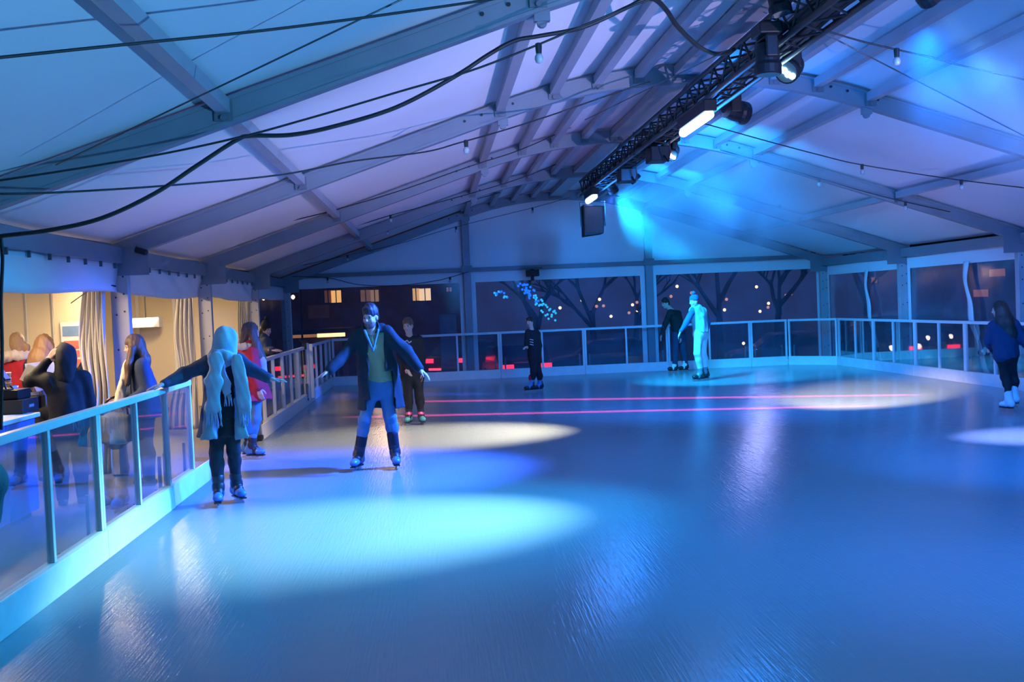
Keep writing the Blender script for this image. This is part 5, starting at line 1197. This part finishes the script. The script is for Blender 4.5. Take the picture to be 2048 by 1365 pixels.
# warm string of bulbs near the left corner
t = thing('festoon_string', at(540, 590, 33), 'warm glowing bulbs strung outside by the left gable corner', 'string lights')
pts = smooth_path([at(515, 586, 33), at(540, 592, 33), at(562, 590, 33), at(586, 592, 33), at(600, 580, 33)]); MB().tube(pts, .012, 5).build('cable', M_rubber, t)
for q_ in (pts[0], pts[-1]): MB().tube([V(q_[0], q_[1], ZG), q_], .03, 8).build('pole', M_black, t)
for k, (x, y) in enumerate(((519, 592), (527, 597), (535, 595), (546, 596), (554, 595), (586, 595))): MB().lathe(at(x, y, 33)-V(0, 0, .06), [(.02, 0), (.06, .05), (.05, .10), (.02, .13)], 10).build('bulb', glow('warm_bulb', (1, .62, .28), 7), t, smooth=True)
# cars
def car(px_, Y, label, colr, front, lightc=None, heading=0.0):
    p = at(px_, 700, Y); x = p[0]
    t = thing('car', (x, Y, ZG), label, 'car'); ca, sa = math.cos(heading), math.sin(heading)
    def tr(b):
        b.v = [(x+(vx*ca-vy*sa), Y+(vx*sa+vy*ca), ZG+vz) for vx, vy, vz in b.v]; return b
    pr = [(-2.05, .28), (2.05, .28), (2.08, .62), (1.95, .80), (1.15, .92), (.55, 1.40), (-.95, 1.44), (-1.65, .95), (-2.05, .88)]   # side profile, nose at +
    def loft(pf, w_):
        b = MB(); n = len(pf); vs = [(w_, y_, z_) for y_, z_ in pf]+[(-w_, y_, z_) for y_, z_ in pf]
        return b.add(vs, [tuple(range(n)), tuple(range(n, 2*n))[::-1]]+[(i, i+n, (i+1) % n+n, (i+1) % n) for i in range(n)])
    tr(loft(pr, .86)).build('body', pm('car_paint_'+colr[0], colr[1], .25), t, bevel=.08)
    tr(loft([(1.02, .93), (.53, 1.34), (-.90, 1.38), (-1.5, .96)], .875)).build('side_window', M_lens, t)
    b = MB(); b.add([(-.7, 1.14, .95), (.7, 1.14, .95), (.62, .58, 1.37), (-.62, .58, 1.37)], [(0, 1, 2, 3)]); b.add([(-.7, -1.68, .98), (.7, -1.68, .98), (.62, -.99, 1.41), (-.62, -.99, 1.41)], [(3, 2, 1, 0)]); tr(b)
    b.v = [(vx, vy, vz+.015) for vx, vy, vz in b.v]; b.build('windscreen', M_lens, t)
    for sx in (-.8, .8):
        for sy in (-1.3, 1.3): b = MB(); b.lathe((sx-.1, sy, .31), [(.2, 0), (.31, .02), (.31, .2), (.2, .22)], 16, (1, 0, 0)); tr(b).build('wheel', M_rubber, t)
    for sx in (-.62, .62):
        b = MB(); b.box((sx-.20, -2.09, .70), (sx+.20, -2.03, .86)); tr(b).build('tail_light', glow('tail_red', (1, .02, .05), 4) if lightc == 'red' else pm('dull_tail', (.2, .01, .01), .3), t)
        b = MB(); b.lathe((sx, 2.02, .64), [(.11, 0), (.10, .06)], 12, (0, 1, 0)); tr(b).build('headlight', glow('head_warm', (1, .78, .55), 7) if lightc == 'white' else pm('dull_head', (.4, .4, .4), .2), t)
    if lightc == 'red':
        b = MB(); b.box((-.6, -2.12, .42), (.6, -2.06, .50)); tr(b).build('brake_bar', glow('brake_red', (1, .05, .10), 3), t)
    return t
car(1030, 36.5, 'dark car with bright red tail lights behind the small far skater', ('dark', (.03, .03, .04)), 0, 'red', .10)
car(935, 42.5, 'dark car with red tail lights seen left of the small far skater', ('maroon', (.06, .01, .02)), 0, 'red', -.5)
car(1215, 38.0, 'teal car parked side-on right of the small far skater', ('teal', (.03, .16, .20)), 0, None, 1.5)
car(1575, 37.0, 'car parked side-on behind the right gable window, lilac light in its paint', ('lilac', (.16, .14, .26)), 0, None, 1.45)  # lilac light on the body is put into the paint colour
car(1735, 40.0, 'car with warm headlights facing the rink near the right corner', ('grey', (.08, .08, .09)), 0, 'white', math.pi+.3)
car(1812, 46.5, 'car with warm headlights further right beyond the right wall', ('black', (.02, .02, .025)), 0, 'white', math.pi+.3)
# bare trees with lanterns
M_bark = pm('dark_bark', (.05, .042, .04), .9, bump=.5, bscale=15)
def tree(px_, Y, h, label, seed):
    x = at(px_, 650, Y)[0]; r = random.Random(seed); t = thing('tree', (x, Y, ZG), label, 'tree'); tk = MB(); br = MB()
    def grow(p, d, L, rad, lev):
        q = p+d*L; (tk if lev == 0 else br).tube([p, (p+q)/2+V(r.uniform(-.05, .05), r.uniform(-.05, .05), 0)*L, q], [rad, rad*.85, rad*.68], 6 if lev < 2 else 4, cap=False)
        if lev < 4:
            for k in range(3 if lev < 3 else 2):
                grow(p+d*L*r.uniform(.65, 1), nrm(d+V(r.uniform(-.9, .9), r.uniform(-.9, .9), r.uniform(-.1, .5))), L*r.uniform(.6, .8), rad*.62, lev+1)
    grow(V(x, Y, ZG), V(0, 0, 1), h*.32, h*.022, 0); tk.build('trunk', M_bark, t, smooth=True); tag(br.build('branches', M_bark, t, smooth=True), kind='stuff'); return t
trees = [(tree(1075, 42, 7, 'bare tree wound with blue fairy lights behind the small far skater', 3), 42, [], 'blue'),
         (tree(1185, 46, 7.5, 'bare tree hung with warm lanterns in the middle gable window', 5), 46, [(1120,615),(1127,600),(1164,600),(1193,612),(1199,598),(1207,611)], 'w'),
         (tree(1275, 48, 7, 'bare tree hung with warm lanterns beside the second gable post', 8), 48, [(1265,609),(1274,604),(1222,632),(1258,625),(1275,621)], 'w'),
         (tree(1440, 45, 8, 'bare tree hung with warm lanterns above the vest skater', 11), 45, [(1354,572),(1383,585),(1448,581),(1453,598),(1449,619),(1411,694),(1487,686),(1342,592)], 'w'),
         (tree(1560, 47, 8, 'bare tree hung with warm lanterns at the right of the gable wall', 14), 47, [(1513,573),(1582,587),(1537,606),(1536,614),(1520,622),(1572,590)], 'w'),
         (tree(1735, 44, 8, 'bare dark tree beyond the far right corner', 17), 44, [(1696,700),(1779,704)], 'w')]
G_lan = glow('lantern_warm', (1, .62, .30), 3.2); G_lan2 = glow('lantern_dim', (1, .45, .30), .7); G_bl = glow('fairy_blue', (.01, .16, 1), 1.6); G_cy = glow('fairy_cyan', (.03, .50, .85), 1.3)
for t, Y, bl, kd in trees:
    for i, (x, y) in enumerate(bl): MB().lathe(at(x, y, Y)-V(0, 0, .09), [(.025, 0), (.065, .04), (.065, .09), (.025, .13)], 10).build('lantern', G_lan if i % 2 == 0 else G_lan2, t, smooth=True)
    if kd == 'blue':
        r = random.Random(4)
        for i in range(72):
            u = i/71; x = 1042+62*u**1.2+r.uniform(-7, 9); y = 572+(60*u**1.4)+r.uniform(-8, 12)
            if i % 6 == 0: x, y = 1000+r.uniform(-12, 20), 588+r.uniform(-6, 10)
            MB().lathe(at(x, y, Y)-V(0, 0, .05), [(.02, 0), (.045, .035), (.04, .07), (.02, .09)], 6).build('fairy_light', G_bl if u < .5 else G_cy, t)
for px_, Y, lab in ((1270, 29.0, 'orange traffic barrier outside, left of the leaning dark skater'), (1327, 30.0, 'orange traffic barrier outside, behind the leaning dark skater')):
    p = at(px_, 716, Y); t = thing('traffic_barrier', (p[0], Y, ZG), lab, 'traffic barrier'); mo = pm('orange_plastic', (.70, .30, .10), .5)
    MB().box((p[0]-.25, Y-.03, ZG+.15), (p[0]+.25, Y+.03, ZG+1.25)).build('panel', mo, t, bevel=.02)
    for sx in (-.2, .2): MB().box((p[0]+sx-.06, Y-.2, ZG), (p[0]+sx+.06, Y+.2, ZG+.15)).build('foot', M_black, t)
X = 34.0
t = thing('building', (X, 44, ZG), 'dark building with two dim orange windows outside the right wall', 'building')
MB().box((X, 25, ZG), (X+8, 75, 9)).build('wall', M_brick, t)
for (x, y) in ((1995, 545), (1962, 586), (1745, 560)):
    p = atx(x, y, X-.05); f = MB().box((X-.06, p[1]-1.0, p[2]-.35), (X+.02, p[1]+1.0, p[2]+.3)).build('window', M_black, t); MB().box((X-.08, p[1]-.9, p[2]-.25), (X-.061, p[1]+.9, p[2]+.2)).build('pane', glow('orange_pane', (1, .35, .16), .35), f)
lamp('POINT', (-2, 41, 3.0), None, (1, .55, .3), 90, .3); lamp('POINT', (12, 40, 4.0), None, (.45, .45, 1), 160, .4); lamp('POINT', (22, 34, 4.0), None, (.5, .45, 1), 160, .4)  # unseen lamps added to light the street outside

# ------------------------------------------------------------------ stage haze
def haze(name, lo, hi, dens, ns, label, seed, col_=(.75, .85, 1)):
    lo, hi = np.array(lo, float), np.array(hi, float); c = (lo+hi)/2
    S = SDF(); S.ball((0, 0, 0), .5); v, f = S.mesh(.07); v = v*(hi-lo)
    me = bpy.data.meshes.new(name); me.from_pydata([tuple(p) for p in v], [], [tuple(map(int, q)) for q in f]); o = bpy.data.objects.new(name, me); o.location = c; col.objects.link(o); o['_base'] = (0, 0, 0)
    ma = bpy.data.materials.new(name); ma.use_nodes = True; t = ma.node_tree; L = t.links.new
    for n in list(t.nodes):
        if n.type != 'OUTPUT_MATERIAL': t.nodes.remove(n)
    vs = t.nodes.new('ShaderNodeVolumeScatter'); vs.inputs['Color'].default_value = (*col_, 1); vs.inputs['Anisotropy'].default_value = .15
    tc = t.nodes.new('ShaderNodeTexCoord'); mp = t.nodes.new('ShaderNodeMapping'); L(tc.outputs['Generated'], mp.inputs[0]); mp.inputs['Location'].default_value = (-1, -1, -1); mp.inputs['Scale'].default_value = (2, 2, 2)
    ln = t.nodes.new('ShaderNodeVectorMath'); ln.operation = 'LENGTH'; L(mp.outputs[0], ln.inputs[0])
    mr = t.nodes.new('ShaderNodeMapRange'); L(ln.outputs['Value'], mr.inputs[0]); mr.inputs[1].default_value = .98; mr.inputs[2].default_value = .1; mr.inputs[3].default_value = 0; mr.inputs[4].default_value = 1
    nz = t.nodes.new('ShaderNodeTexNoise'); nz.inputs['Scale'].default_value = ns; nz.inputs['Detail'].default_value = 4; L(tc.outputs['Object'], nz.inputs[0])
    nr_ = t.nodes.new('ShaderNodeMapRange'); L(nz.outputs[0], nr_.inputs[0]); nr_.inputs[1].default_value = .43; nr_.inputs[2].default_value = .64; nr_.inputs[3].default_value = .12; nr_.inputs[4].default_value = 2.0
    m1 = t.nodes.new('ShaderNodeMath'); m1.operation = 'MULTIPLY'; L(mr.outputs[0], m1.inputs[0]); L(nr_.outputs[0], m1.inputs[1])
    m2 = t.nodes.new('ShaderNodeMath'); m2.operation = 'MULTIPLY'; L(m1.outputs[0], m2.inputs[0]); m2.inputs[1].default_value = dens; L(m2.outputs[0], vs.inputs['Density'])
    L(vs.outputs[0], t.nodes['Material Output'].inputs['Volume']); me.materials.append(ma)
    return tag(o, label, 'haze', kind='stuff')
haze('haze', (3.3, 13.0, 2.3), (8.0, 26.3, 4.8), .60, 1.5, 'blue stage haze drifting under the far half of the truss', 1)
haze('haze', (3.0, 4.6, 2.3), (6.4, 8.6, 4.0), .32, 2.2, 'wisp of haze in the beam at the top right', 2)

for o in bpy.data.objects:
    if '_base' in o: del o['_base']
